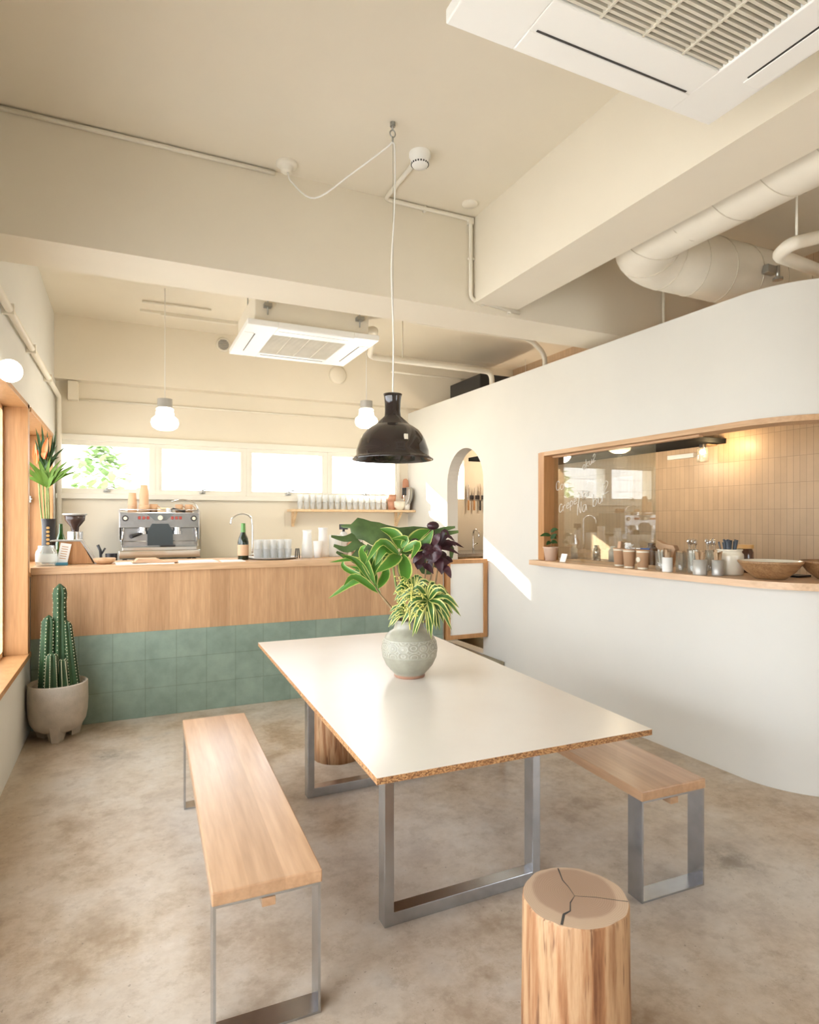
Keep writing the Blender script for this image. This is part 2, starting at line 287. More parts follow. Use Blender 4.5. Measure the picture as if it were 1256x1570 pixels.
# ------------------------------------------------------------------ mesh helpers
class MB:
    def __init__(s): s.bm = bmesh.new(); s.uv = s.bm.loops.layers.uv.new('UVMap')
    def face(s, vs, smooth=False):
        try: f = s.bm.faces.new(vs); f.smooth = smooth; return f
        except ValueError: return None
    def hexa(s, p):
        v = [s.bm.verts.new(q) for q in p]
        for a in ((0, 3, 2, 1), (4, 5, 6, 7), (0, 1, 5, 4), (1, 2, 6, 5), (2, 3, 7, 6), (3, 0, 4, 7)): s.face([v[i] for i in a])
        return s
    def box(s, x0, x1, y0, y1, z0, z1, bev=0.0, rot=None):
        p = [(x0, y0, z0), (x1, y0, z0), (x1, y1, z0), (x0, y1, z0), (x0, y0, z1), (x1, y0, z1), (x1, y1, z1), (x0, y1, z1)]
        b0 = set(s.bm.verts); s.hexa(p)
        if bev:
            vs = [v for v in s.bm.verts if v not in b0]; es = list({e for v in vs for e in v.link_edges})
            bmesh.ops.bevel(s.bm, geom=es, offset=bev, segments=2, profile=0.5, affect='EDGES')
        if rot is not None:
            vs = [v for v in s.bm.verts if v not in b0]
            for v in vs: v.co = rot @ v.co
        return s
    def lathe(s, prof, c=(0, 0, 0), n=28, closed=False, sx=1, sy=1, M=None, smooth=True):
        rings = []
        for r, z in prof:
            ring = []
            if r < 1e-6: ring = [s.bm.verts.new((0, 0, z))]*n
            else:
                for i in range(n): a = 2*PI*i/n; ring.append(s.bm.verts.new((r*math.cos(a)*sx, r*math.sin(a)*sy, z)))
            rings.append(ring)
        pr = list(zip(rings, rings[1:]))
        if closed: pr.append((rings[-1], rings[0]))
        for A, B in pr:
            for i in range(n):
                j = (i+1) % n; q = []
                for v in (A[i], A[j], B[j], B[i]):
                    if v not in q: q.append(v)
                if len(q) > 2: s.face(q, smooth)
        for v in {v for r in rings for v in r}:
            if M is not None: v.co = M @ v.co
            v.co = v.co+Vector(c)
        return s
    def cyl(s, c, r, z0, z1, n=24, r2=None, M=None):
        r2 = r if r2 is None else r2
        b = 0.0
        s.lathe([(0, z0), (r, z0)], c, n, M=M, smooth=False)
        s.lathe([(r, z0), (r2, z1)], c, n, M=M)
        s.lathe([(r2, z1), (0, z1)], c, n, M=M, smooth=False); return s
    def tube(s, pts, r, n=10, cap=True):
        pts = [Vector(p) for p in pts]; rr = r if isinstance(r, (list, tuple)) else [r]*len(pts)
        up = None; rings = []
        for i, p in enumerate(pts):
            t = (pts[min(i+1, len(pts)-1)]-pts[max(i-1, 0)]).normalized()
            if up is None: up = t.orthogonal().normalized()
            up = (up-t*up.dot(t)).normalized() if (up-t*up.dot(t)).length > 1e-5 else t.orthogonal().normalized()
            b = t.cross(up)
            rings.append([s.bm.verts.new(p+(up*math.cos(2*PI*k/n)+b*math.sin(2*PI*k/n))*rr[i]) for k in range(n)])
        for A, B in zip(rings, rings[1:]):
            for k in range(n): s.face([A[k], A[(k+1) % n], B[(k+1) % n], B[k]], True)
        if cap: s.face(rings[0][::-1]); s.face(rings[-1])
        return s
    def prism(s, poly, a0, a1, axis='z', smooth=False):
        def mk(p, a): return {'z': (p[0], p[1], a), 'y': (p[0], a, p[1]), 'x': (a, p[0], p[1])}[axis]
        A = [s.bm.verts.new(mk(p, a0)) for p in poly]; B = [s.bm.verts.new(mk(p, a1)) for p in poly]
        n = len(poly); s.face(A[::-1]); s.face(B)
        for i in range(n): s.face([A[i], A[(i+1) % n], B[(i+1) % n], B[i]], smooth)
        return s
    def ball(s, c, r, n=16, sz=1.0, sx=1.0, sy=1.0):
        pr = [(r*math.sin(PI*i/(n//2)), -r*sz*math.cos(PI*i/(n//2))) for i in range(n//2+1)]
        return s.lathe(pr, c, n, sx=sx, sy=sy)
    def leaf(s, pts, w, fold=0.25, n=10, prof=None, up=(0, 0, 1), wav=0.0, tip=1.0):
        P = spline(pts, n); up = Vector(up); rows = []
        for i, p in enumerate(P):
            t = (P[min(i+1, n)]-P[max(i-1, 0)]).normalized(); sd_ = t.cross(up)
            sd_ = sd_.normalized() if sd_.length > 1e-3 else Vector((1, 0, 0)); nn = sd_.cross(t)
            u = i/n; ww = w*(prof(u) if prof else math.sin(PI*min(1, u**0.75*0.97+0.03))**0.8)
            row = []
            for q in (-1, -0.6, 0, 0.6, 1):
                row.append((s.bm.verts.new(p+sd_*(q*ww)+nn*(abs(q)*ww*fold+wav*ww*math.sin(u*14+q*2)*abs(q))), abs(q), u))
            rows.append(row)
        for A, B in zip(rows, rows[1:]):
            for k in range(4):
                q = [A[k], A[k+1], B[k+1], B[k]]
                f = s.face([x[0] for x in q], True)
                if f:
                    for l, x in zip(f.loops, q): l[s.uv].uv = (x[1], x[2])
        return s
    def build(s, name, mat, parent=None, origin=None, **props):
        bmesh.ops.recalc_face_normals(s.bm, faces=s.bm.faces)
        me = bpy.data.meshes.new(name); s.bm.to_mesh(me); s.bm.free()
        mats = mat if isinstance(mat, (list, tuple)) else [mat]
        for m in mats: me.materials.append(m)
        o = bpy.data.objects.new(name, me); C.objects.link(o)
        if origin is not None:
            me.transform(Matrix.Translation(-Vector(origin))); o.location = origin
        if parent is not None: o.parent = parent
        for k, v in props.items(): o[k] = v
        return o
def spline(pts, n):
    pts = [Vector(p) for p in pts]
    if len(pts) == 2: return [pts[0].lerp(pts[1], i/n) for i in range(n+1)]
    P = [pts[0]*2-pts[1]]+pts+[pts[-1]*2-pts[-2]]; m = len(pts)-1; out = []
    for i in range(n+1):
        t = i/n*m; k = min(int(t), m-1); t -= k; a, b, c, d = P[k:k+4]
        out.append(0.5*((2*b)+(c-a)*t+(2*a-5*b+4*c-d)*t*t+(3*b-a-3*c+d)*t**3))
    return out
def thing(name, loc, label, cat, group=None, rz=0.0):
    o = bpy.data.objects.new(name, None); C.objects.link(o); o.location = loc; o.rotation_euler = (0, 0, rz)
    o.empty_display_size = 0.05
    o['label'] = label; o['category'] = cat
    if group: o['group'] = group
    return o
def tag(o, label, cat, group=None):
    o['label'] = label; o['category'] = cat
    if group: o['group'] = group
    return o
def struct(o): o['kind'] = 'structure'; return o
def copy_tree(o, parent=None):
    c = o.copy(); C.objects.link(c)
    if parent is not None: c.parent = parent
    for ch in [x for x in bpy.data.objects if x.parent == o]: copy_tree(ch, c)
    return c
def cup_prof(r0, r1, h, t=0.003): return [(0, 0), (r0, 0), (r1, h), (r1-t, h), (r0-t, t), (0, t)]

# ------------------------------------------------------------------ setting: room shell
XL, YB, ZC = -0.62, 6.85, 3.47
struct(MB().box(-0.86, 4.95, -1.8, 7.1, -0.12, 0).build('floor', CONC))
struct(MB().box(-0.86, 4.95, -1.8, 7.1, ZC, ZC+0.15).build('ceiling', PAINT))
struct(MB().box(XL, 4.72, 3.46, 3.83, 2.865, ZC).build('trim_1', PAINT))          # cross beam
struct(MB().box(2.06, 2.39, -1.6, 3.46, 2.915, ZC).build('trim_2', PAINT))        # beam running into depth
struct(MB().box(XL, 4.72, 6.72, YB, 2.86, ZC).build('trim_3', PAINT))             # beam over the back wall
# left wall with two big openings
m = MB()
for a in ((-1.6, -0.9, 0, ZC), (-0.9, -0.8, 0, 0.55), (1.55, 4.98, 0, 0.55), (-0.9, 4.98, 2.30, ZC), (4.98, 5.08, 0, ZC), (5.08, 6.52, 0, 1.10), (5.08, 6.52, 2.30, ZC), (6.52, 7.05, 0, ZC)):
    m.box(-0.86, XL, a[0], a[1], a[2], a[3])
struct(m.build('wall_left', WALLW))
# back wall with strip opening
m = MB()
m.box(XL, 4.95, YB, 7.05, 0, 1.775); m.box(XL, 4.95, YB, 7.05, 2.275, ZC); m.box(XL, -0.585, YB, 7.05, 1.775, 2.275)
m.box(3.0, 3.66, YB, 7.05, 1.775, 2.275); m.box(3.945, 4.95, YB, 7.05, 1.775, 2.275)
struct(m.build('wall_back', PAINT))
# right (kitchen) wall, tiled in the kitchen
struct(MB().box(4.6, 4.95, -1.6, 7.05, 0, ZC).build('wall_right', KTILE))
m = MB()
m.box(-0.86, 4.95, -1.8, -1.6, 2.2, ZC); m.box(-0.86, 3.4, -1.8, -1.6, 0, 2.2); m.box(4.4, 4.95, -1.8, -1.6, 0, 2.2); m.box(3.4, 4.4, -1.8, -1.6, 0, 0.2)
struct(m.build('wall_front', WALLW))
# kitchen partition: plan curve + columns
def plan(n_arc=30):
    pts = []
    def X(y): return 3.15+(6.85-y)/(6.85-2.45)*0.11
    ys = [6.85, 6.4, 5.88]+[5.525+0.355*math.cos(PI*i/24) for i in range(1, 24)]+[5.17, 4.75, 4.28, 3.8, 3.4, 3.0, 2.7, 2.45]
    for y in ys: pts.append((Vector((X(y), y)), Vector((-1, 0))))
    for i in range(1, n_arc+1):
        a = PI+PI/2*i/n_arc; pts.append((Vector((3.76+0.5*math.cos(a), 2.45+0.5*math.sin(a))), Vector((math.cos(a), math.sin(a)))))
    for x in (4.0, 4.3, 4.6): pts.append((Vector((x, 1.95)), Vector((0, -1))))
    return pts
PL = plan(); ARC_TOP = 1.895
def band(m, i0, i1, off_in, off_out, z0, z1, smooth=True):
    ring = []
    for k in range(i0, i1+1):
        p, n = PL[k]; a = p+n*off_out; b = p-n*off_in
        ring.append([m.bm.verts.new((q[0], q[1], z)) for q, z in ((a, z0), (a, z1), (b, z1), (b, z0))])
    for A, B in zip(ring, ring[1:]):
        for j in range(4): m.face([A[j], A[(j+1) % 4], B[(j+1) % 4], B[j]], False)
    m.face(ring[0]); m.face(ring[-1][::-1]); return m
ys = [round(p.y, 3) for p, n in PL]
iA0 = ys.index(5.88); iA1 = ys.index(5.17); iW0 = ys.index(4.28); iW1 = len(PL)-2
m = MB(); T = 0.13; ZT = 2.815
band(m, 0, iA0, T, 0, 0, ZT)
for k in range(iA0, iA1):
    (p, n), (q, n2) = PL[k], PL[k+1]
    za = ARC_TOP+math.sqrt(max(0, 0.355**2-(p.y-5.525)**2)); zb = ARC_TOP+math.sqrt(max(0, 0.355**2-(q.y-5.525)**2))
    m.hexa([(p.x, p.y, za), (q.x, q.y, zb), (q.x+T, q.y, zb), (p.x+T, p.y, za), (p.x, p.y, ZT), (q.x, q.y, ZT), (q.x+T, q.y, ZT), (p.x+T, p.y, ZT)])
band(m, iA0, iA1, T, 0, 0, 0.19); band(m, iA1, iW0, T, 0, 0, ZT)
band(m, iW0, iW1, T, 0, 0, 1.12); band(m, iW0, iW1, T, 0, 2.055, ZT); band(m, iW1, len(PL)-1, T, 0, 0, ZT)
wp = struct(m.build('wall_kitchen', WALLW))
for f in wp.data.polygons: f.use_smooth = abs(f.normal.z) < 0.1
wp.data.set_sharp_from_angle(angle=math.radians(25))
# raised kitchen floor and step
struct(MB().box(XL, 3.155, 5.14, YB, 0, 0.19).build('floor_raised', STEPM))
struct(MB().box(3.58, 4.6, 2.2, YB, 0, 0.19).build('floor_kitchen', STEPM))
struct(MB().box(2.35, 3.185, 4.80, 5.14, 0, 0.19, 0.004).build('floor_step', STEPM))
# wall line trims
struct(MB().box(0.72, 1.62, 6.838, YB, 1.1, 1.60).build('trim_4', PAINT))

# ------------------------------------------------------------------ windows
def frame_rect(m, x0, x1, z0, z1, y0, y1, w):
    m.box(x0, x1, y0, y1, z0, z0+w); m.box(x0, x1, y0, y1, z1-w, z1); m.box(x0, x0+w, y0, y1, z0+w, z1-w); m.box(x1-w, x1, y0, y1, z0+w, z1-w)
BW = [(-0.566, 0.22), (0.335, 1.14), (1.255, 2.06), (2.175, 2.975)]
tr = MB(); tr.box(-0.615, 3.08, 6.80, 6.849, 2.285, 2.345, 0.003); tr.box(-0.615, 3.08, 6.79, 6.849, 1.715, 1.765, 0.003)
struct(tr.build('trim_5', TRIM))
for i, (a, b) in enumerate(BW):
    w = bpy.data.objects.new('window_%d' % (i+1), None); C.objects.link(w); w.location = (a, 6.88, 1.8); struct(w)
    m = MB(); frame_rect(m, a-0.055, b+0.055, 1.765, 2.285, 6.835, 6.90, 0.035); frame_rect(m, a-0.015, b+0.015, 1.80, 2.262, 6.845, 6.885, 0.018)
    o = m.build('window_frame', TRIM); o.location = (0, 0, 0); o.parent = w; o.matrix_parent_inverse = Matrix.Translation(-Vector(w.location))
    o = MB().box(a, b, 6.862, 6.866, 1.815, 2.247).build('window_pane', PANE); o.parent = w; o.matrix_parent_inverse = Matrix.Translation(-Vector(w.location))
    cx = (a+b)/2
    m = MB(); m.box(cx-0.03, cx+0.03, 6.82, 6.845, 1.782, 1.80, 0.003); m.box(cx-0.012, cx+0.012, 6.80, 6.83, 1.79, 1.825, 0.004); m.tube([(cx, 6.81, 1.822), (cx+0.04, 6.80, 1.835), (cx+0.075, 6.80, 1.83)], 0.006)
    o = m.build('window_handle', ZINC); o.parent = w; o.matrix_parent_inverse = Matrix.Translation(-Vector(w.location))
m = MB()
for a, b in ((0.275-0.0, 0.28), (1.195, 1.20), (2.115, 2.12)): m.box(a-0.05, b+0.05, 6.84, 7.04, 1.775, 2.275)
struct(m.build('trim_6', TRIM))
# small kitchen window seen through the arch
w = struct(MB().box(3.66, 3.945, 6.90, 6.905, 1.775, 2.275).build('window_7', PANE))
# left windows
def pw(o, w): o.parent = w; o.matrix_parent_inverse = Matrix.Translation(-Vector(w.location)); return o
w = bpy.data.objects.new('window_5', None); C.objects.link(w); w.location = (-0.75, 2.0, 0.55); struct(w)
m = MB()
m.box(-0.86, XL+0.012, -0.9, 5.0, 2.27, 2.302, 0.002); m.box(-0.875, XL+0.02, 1.55, 5.0, 0.55, 0.585, 0.003)
m.box(-0.79, XL+0.012, 4.90, 4.979, 0.585, 2.302, 0.002)
pw(m.build('window_frame', WOODZ), w)
m = MB()
for y0, y1 in ((1.55, 3.2), (3.2, 4.90)):
    m.box(-0.79, -0.75, y0, y0+0.045, 0.585, 2.27); m.box(-0.79, -0.75, y1-0.03, y1, 0.585, 2.27); m.box(-0.79, -0.75, y0, y1, 0.585, 0.62); m.box(-0.79, -0.75, y0, y1, 2.24, 2.27)
pw(m.build('window_sash', WOODK), w)
pw(MB().box(-0.772, -0.768, 1.58, 4.87, 0.62, 2.24).build('window_pane', PANE), w)
w = bpy.data.objects.new('window_8', None); C.objects.link(w); w.location = (-0.77, 0.4, 0.0); struct(w)
m = MB(); y0, y1 = -0.8, 1.55
m.box(-0.80, -0.74, y0, y0+0.06, 0, 2.27); m.box(-0.80, -0.74, y1-0.06, y1, 0, 2.27); m.box(-0.80, -0.74, y0, y1, 0.0, 0.07); m.box(-0.80, -0.74, y0, y1, 2.21, 2.27); m.box(-0.80, -0.74, 0.35, 0.42, 0, 2.27)
pw(m.build('window_frame', WOODZ), w)
pw(MB().box(-0.772, -0.768, -0.75, 1.5, 0.06, 2.22).build('window_pane', PANE), w)
w = bpy.data.objects.new('window_6', None); C.objects.link(w); w.location = (-0.75, 5.8, 1.11); struct(w)
m = MB(); m.box(-0.86, XL+0.012, 5.06, 6.53, 2.27, 2.302, 0.002); m.box(-0.86, XL+0.01, 5.06, 6.53, 1.10, 1.13, 0.002); m.box(-0.86, XL+0.012, 6.46, 6.535, 1.13, 2.27, 0.002)
pw(m.build('window_frame', WOODZ), w)
m = MB(); y0, y1 = 5.06, 6.46
m.box(-0.84, -0.80, y0, y0+0.045, 1.13, 2.27); m.box(-0.84, -0.80, y1-0.045, y1, 1.13, 2.27); m.box(-0.84, -0.80, y0, y1, 1.13, 1.175); m.box(-0.84, -0.80, y0, y1, 2.225, 2.27)
pw(m.build('window_sash', WOODK), w)
pw(MB().box(-0.823, -0.819, 5.09, 6.43, 1.16, 2.24).build('window_pane', PANE), w)
m = MB(); m.box(-0.80, -0.77, 6.40, 6.43, 1.66, 1.72, 0.003); m.tube([(-0.78, 6.41, 1.69), (-0.76, 6.36, 1.69)], 0.006)
pw(m.build('window_latch', ZINC), w)

# ------------------------------------------------------------------ outside
struct(MB().box(-40, 40, -40, 60, -0.25, -0.15).build('ground', ASPH))
tag(MB().prism([(-7.5, 9.9), (0.86, 9.9), (-1.05, 14.4), (-7.5, 14.4)], -0.15, 8.5).build('building', SIDING, origin=(-3.5, 12, -0.15)), 'pale neighbouring building behind the back windows', 'building')  # placed and slanted to keep the sun off all but the rightmost back window
def bush(cx, cy, r, h, label):
    t = thing('shrub', (cx, cy, -0.15), label, 'shrub')
    m = MB(); rnd = random.Random(int(cx*10)+3)
    for i in range(520):
        a = rnd.uniform(0, 2*PI); u = rnd.uniform(0.05, 1); rr = r*math.sin(PI*min(1, u*0.85+0.12))*rnd.uniform(0.6, 1)
        p = Vector((rr*math.cos(a), rr*math.sin(a), u*h)); d = Vector((rnd.uniform(-1, 1), rnd.uniform(-1, 1), rnd.uniform(-.6, .6))).normalized()*0.16
        m.leaf([p, p+d*0.6, p+d], 0.05, n=3)
    m.build('foliage', BUSHM, t); m = MB(); m.tube([(0, 0, 0), (0.03, 0, h*0.75)], 0.05); m.build('trunk', STEMB, t)
bush(-0.3, 8.85, 0.62, 2.65, 'green shrub outside, seen through the leftmost back window')

# ------------------------------------------------------------------ counter
t = thing('service_counter', (1.05, 5.4, 0), 'long service counter with light wood boards over sage green tiles', 'counter')
def ch(mb, name, mat, par):
    o = mb.build(name, mat); o.parent = par; o.matrix_parent_inverse = Matrix.Translation(-Vector(par.location)); return o
ch(MB().box(XL+0.005, 2.70, 5.09, 5.135, 0.653, 1.112), 'wood_panel', WOODC, t)
ch(MB().box(XL+0.005, 2.70, 5.09, 5.135, 0.0, 0.653), 'tile_panel', GTILE, t)
ch(MB().box(XL+0.005, 2.71, 5.07, 5.72, 1.112, 1.164, 0.003), 'worktop', WOODL, t)
ch(MB().box(2.655, 2.70, 5.14, 5.70, 0.19, 1.112), 'end_panel', WOODZ, t)
t = thing('swing_gate', (2.95, 5.1, 0.38), 'low white gate in a wooden frame between counter and arch', 'gate')
m = MB(); x0, x1, z0, z1, wf = 2.735, 3.18, 0.375, 1.128, 0.038
frame_rect(m, x0, x1, z0, z1, 5.075, 5.135, wf)
ch(m, 'gate_frame', WOODZ, t); ch(MB().box(x0+wf, x1-wf, 5.09, 5.12, z0+wf, z1-wf), 'gate_panel', WHITEP, t)
# back bench behind the counter
t = thing('back_counter', (1.0, 6.45, 0.19), 'pale work counter along the back wall under the windows', 'counter')
ch(MB().box(XL+0.01, 3.12, 6.05, 6.83, 1.06, 1.10, 0.003), 'worktop', WHITEP, t); ch(MB().box(XL+0.01, 3.12, 6.1, 6.83, 0.19, 1.06), 'cabinet_body', PAINT, t)

# ------------------------------------------------------------------ kitchen hatch: frame, shelf, glass
t = thing('hatch_frame', (3.3, 4.0, 1.12), 'wooden frame lining the kitchen serving hatch', 'frame')
m = MB(); band(m, iW0, iW1, T+0.01, 0.012, 2.045, 2.078); ch(m, 'head', WOODY, t)
px = PL[iW0][0].x
ch(MB().box(px-0.012, px+T+0.01, 4.22, 4.30, 1.165, 2.075, 0.002), 'jamb', WOODZ, t)
ch(MB().box(px+0.075, px+0.115, 2.75, 4.22, 2.030, 2.045, 0.002), 'track', WOODY, t)
m = MB(); band(m, iW0-0, iW1, 0.36, 0.085, 1.123, 1.163)
m.box(px-0.085, px+0.0, 4.28, 4.33, 1.123, 1.163)
tag(m.build('serving_shelf', SHELFW), 'curved pale wood shelf along the kitchen serving hatch', 'shelf')
t = thing('sliding_pane', (3.31, 3.68, 1.163), 'clear sliding glass pane with white handwriting in the serving hatch', 'glass pane')
ch(MB().box(3.308, 3.314, 3.12, 4.22, 1.164, 2.03), 'glass', PANEK, t)
STR = {'C': [[(.9, .8), (.6, 1), (.2, .8), (.1, .4), (.3, .05), (.8, .1), (1, .25)]], 'r': [[(.1, .6), (.2, 0)], [(.2, .4), (.5, .62), (.8, .55)]],
       'e': [[(.1, .3), (.8, .4), (.6, .65), (.2, .5), (.15, .15), (.5, 0), (.9, .1)]], 'p': [[(.1, .6), (.15, -.45)], [(.12, .5), (.5, .65), (.8, .4), (.5, .05), (.15, .1)]],
       'o': [[(.5, .6), (.15, .4), (.2, .1), (.5, 0), (.85, .2), (.8, .5), (.5, .6)]], 'f': [[(.9, .95), (.55, 1.05), (.4, .7), (.35, -.4)], [(.1, .55), (.8, .6)]],
       'N': [[(.05, 0), (.15, 1), (.7, .05), (.85, 1.05)]], 'a': [[(.8, .55), (.3, .6), (.1, .2), (.4, 0), (.75, .3), (.8, .55), (.95, 0)]],
       'u': [[(.1, .6), (.15, .1), (.5, 0), (.8, .3), (.85, .6), (.9, 0)]], 'b': [[(.15, 1.1), (.1, 0)], [(.12, .4), (.5, .6), (.85, .3), (.5, 0), (.12, .1)]],
       ')': [[(.2, 1.2), (.6, .7), (.3, -.2)]], '2': [[(.1, .8), (.5, 1.05), (.8, .75), (.1, .05), (.9, .1)]], 'k': [[(.1, 1.1), (.15, 0)], [(.8, .6), (.2, .3), (.9, 0)]]}
def write(m, txt, y, z, h, tilt):
    for chx in txt:
        for st in STR.get(chx, []):
            q = []
            for (a, b) in st: q.append(Vector((3.305, y-(a*h*0.62), z+b*h+a*h*0.62*tilt)))
            m.tube(spline(q, 4*len(q)), 0.0024, 5)
        y -= h*0.66; z += h*0.66*tilt
for a in (('Co', 4.19, 1.75, 0.08, 0.1), ('Crepe)', 4.15, 1.56, 0.07, 0.35), ('Nanbu', 3.92, 1.54, 0.09, 0.35), ('2', 3.62, 1.70, 0.09, 0.2), ('oku2', 3.86, 1.90, 0.06, 0.4), ('ko', 3.86, 1.67, 0.06, 0.4)):
    m = MB(); write(m, *a); ch(m, 'handwriting', WHITEP, t)

# ------------------------------------------------------------------ kitchen interior
t = thing('range_hood', (4.0, 5.2, 2.15), 'dark flat hood over the kitchen behind the glass', 'hood')
ch(MB().box(3.42, 4.595, 3.57, 5.85, 2.15, 2.19, 0.003), 'canopy', MATTE, t)
t = thing('ceiling_light', (3.98, 4.16, 2.15), 'small round warm light under the dark hood', 'light')
m = MB(); m.lathe([(0.10, 0), (0.09, -0.03), (0.05, -0.05), (0, -0.055)]); m.build('diffuser', LENS, t)
light('kitchen_lamp_glow', 'POINT', (3.98, 4.16, 2.02), 11, (1.0, 0.80, 0.58), shadow_soft_size=0.06)
t = thing('kitchen_fill_globe', (4.43, 6.2, 2.45), 'added unseen globe for fill light in the kitchen behind the arch', 'lamp')  # added globe, out of view; carries the fill for the dark kitchen back
m = MB(); m.ball((0, 0, 0), 0.06); m.build('globe', LENS, t); m = MB(); m.tube([(0, 0, 0.055), (0, 0, ZC-2.45)], 0.003, 6); m.build('cord', WHITEP, t)
light('kitchen_fill_light', 'POINT', (4.38, 6.1, 2.33), 22, (1.0, 0.80, 0.58), shadow_soft_size=0.06)  # added fill light to brighten the wall behind the arch
t = thing('wall_lamp', (4.50, 3.70, 2.16), 'clear glass cylinder lamp with wooden mount on the tan tiles', 'lamp')
m = MB(); m.box(-0.02, 0.098, -0.04, 0.04, -0.02, 0.02, 0.003); m.build('mount', WOODY, t)
m = MB(); m.cyl((-0.03, 0, 0), 0.028, -0.04, 0.02); m.build('socket', BLACK, t)
m = MB(); m.lathe([(0.045, -0.04), (0.048, -0.15), (0.045, -0.16), (0.042, -0.15), (0.042, -0.04)], (-0.03, 0, 0)); m.build('glass_shade', GLASSJ, t)
m = MB(); m.ball((-0.03, 0, -0.075), 0.026); m.build('bulb', BULB, t)
light('wall_lamp_glow', 'POINT', (4.40, 3.50, 2.13), 4.5, (1.0, 0.66, 0.34), shadow_soft_size=0.04)
tag(MB().box(4.56, 4.599, 3.87, 4.16, 2.06, 2.10, 0.004).build('notice_strip', PAPER, origin=(4.58, 4.0, 2.08)), 'white strip fixed to the tan tiles left of the lamp', 'strip')
# knives on rack, far kitchen wall
t = thing('knife_rack', (4.1, 6.84, 1.80), 'black magnetic knife rack on the wall seen through the arch', 'knife rack')
m = MB(); m.box(-0.10, 0.24, -0.02, 0.008, -0.025, 0.025, 0.003); m.build('bar', BLACK, t)
for i, (x, l, wv) in enumerate(((3.985, 0.20, 0.03), (4.07, 0.16, 0.02), (4.16, 0.22, 0.025), (4.235, 0.18, 0.02))):
    k = thing('kitchen_knife', (x, 6.812, 1.78), ('broad knife at the left end of the rack behind the arch', 'slim knife second on the rack behind the arch', 'dark knife third on the rack behind the arch', 'knife at the right end of the rack behind the arch')[i], 'knife', 'knives on the rack')
    MB().prism([(-wv/2, -0.02), (wv/2, -0.02), (wv/2, l*0.6), (0, l*0.9), (-wv/2, l*0.4)], -0.004, 0.004, 'y').build('blade', STEEL, k)
    MB().box(-0.011, 0.011, -0.008, 0.008, -0.15, -0.02, 0.003).build('handle', (WOODZ, WOODZ, BLACK, BLACK)[i], k)
t = thing('kitchen_bench', (4.0, 6.5, 0.19), 'stainless kitchen bench seen through the arch', 'bench')
ch(MB().box(3.30, 4.59, 6.1, 6.84, 1.08, 1.12, 0.003), 'worktop', STEEL, t); ch(MB().box(3.30, 4.59, 6.15, 6.84, 0.19, 1.08), 'cabinet_body', WOODY, t)
t = thing('small_appliance', (4.22, 6.45, 1.12), 'small black appliance on the bench behind the arch', 'appliance')
MB().box(-0.09, 0.09, -0.1, 0.1, 0, 0.2, 0.01).build('body', BLACK, t); m = MB(); m.ball((0, 0, 0.25), 0.06); m.build('dome', CHROME, t)
t = thing('kitchen_tap', (3.87, 6.5, 1.12), 'chrome tap on the bench behind the arch', 'tap')
m = MB(); m.tube(spline([(0, 0, 0), (0, 0, 0.22), (0.0, -0.05, 0.27), (0, -0.12, 0.24), (0, -0.13, 0.18)], 20), 0.012); m.build('spout', CHROME, t); m = MB(); m.tube([(0, 0, 0.08), (0.06, 0, 0.10)], 0.008); m.build('lever', CHROME, t)

# ------------------------------------------------------------------ table
TZ = 0.72; ang = -math.radians(2.0)
t = thing('dining_table', (1.30, 2.83, 0), 'large pale table with raw chipboard edge on steel loop legs', 'table')
c = [(0.690, 1.726), (1.787, 1.700), (1.905, 3.945), (0.768, 3.966)]
m = MB(); m.prism(c, TZ-0.022, TZ-0.0012); ch(m, 'chipboard_core', CHIP, t)
m = MB(); m.prism(c, TZ-0.0012, TZ); ch(m, 'tabletop', TTOP, t)
def loop_frame(x0, x1, y0, h, w=0.038, d=0.06, rz=0.0):
    m = MB()
    m.box(x0, x0+w, y0, y0+d, 0.0, h, 0.002); m.box(x1-w, x1, y0, y0+d, 0.0, h, 0.002)
    m.box(x0+w-0.001, x1-w+0.001, y0+0.0005, y0+d-0.0005, 0.0, 0.05, 0.002); m.box(x0+w-0.001, x1-w+0.001, y0+0.0005, y0+d-0.0005, h-0.04, h, 0.002)
    return m
ch(loop_frame(0.863, 1.562, 2.082, TZ-0.023), 'leg', STEEL, t); ch(loop_frame(0.889, 1.588, 3.227, TZ-0.023), 'leg', STEEL, t)

# ------------------------------------------------------------------ benches
def bench(loc, rz, label, W=0.322, L=1.65):
    t = thing('bench', loc, label, 'bench', 'wooden benches beside the table', rz)
    m = MB(); m.box(0, W, 0, L, 0.40, 0.44, 0.004); m.build('seat', WOODB, t)
    for y in (0.004, L-0.09):
        m = MB(); th = 0.008; d = 0.078; W0, W1 = 0.004, W-0.004
        m.box(W0, W0+th, y, y+d, 0, 0.40); m.box(W1-th, W1, y, y+d, 0, 0.40); m.box(W0+th, W1-th, y, y+d, 0, th); m.box(W0+th, W1-th, y, y+d, 0.40-th, 0.40)
        m.build('leg', STEEL, t)
    r = MB().box(W/2-0.02, W/2+0.02, 0.0, L, 0.366, 0.3915, 0.002).build('rail', WOODB, t)
    for sx in (-0.028, 0.028):
        for y in (0.05, L-0.05): MB().cyl((W/2+sx, y, 0), 0.008, 0.374, 0.3915, 8).build('bolt', ZINC, t)
    return t
bench((0.221, 1.815, 0), -math.radians(1.8), 'pale wooden bench on the window side of the table, fully in view')
bench((1.828, 1.79, 0), -math.radians(2.6), 'wooden bench on the kitchen side, partly hidden under the table', W=0.335)

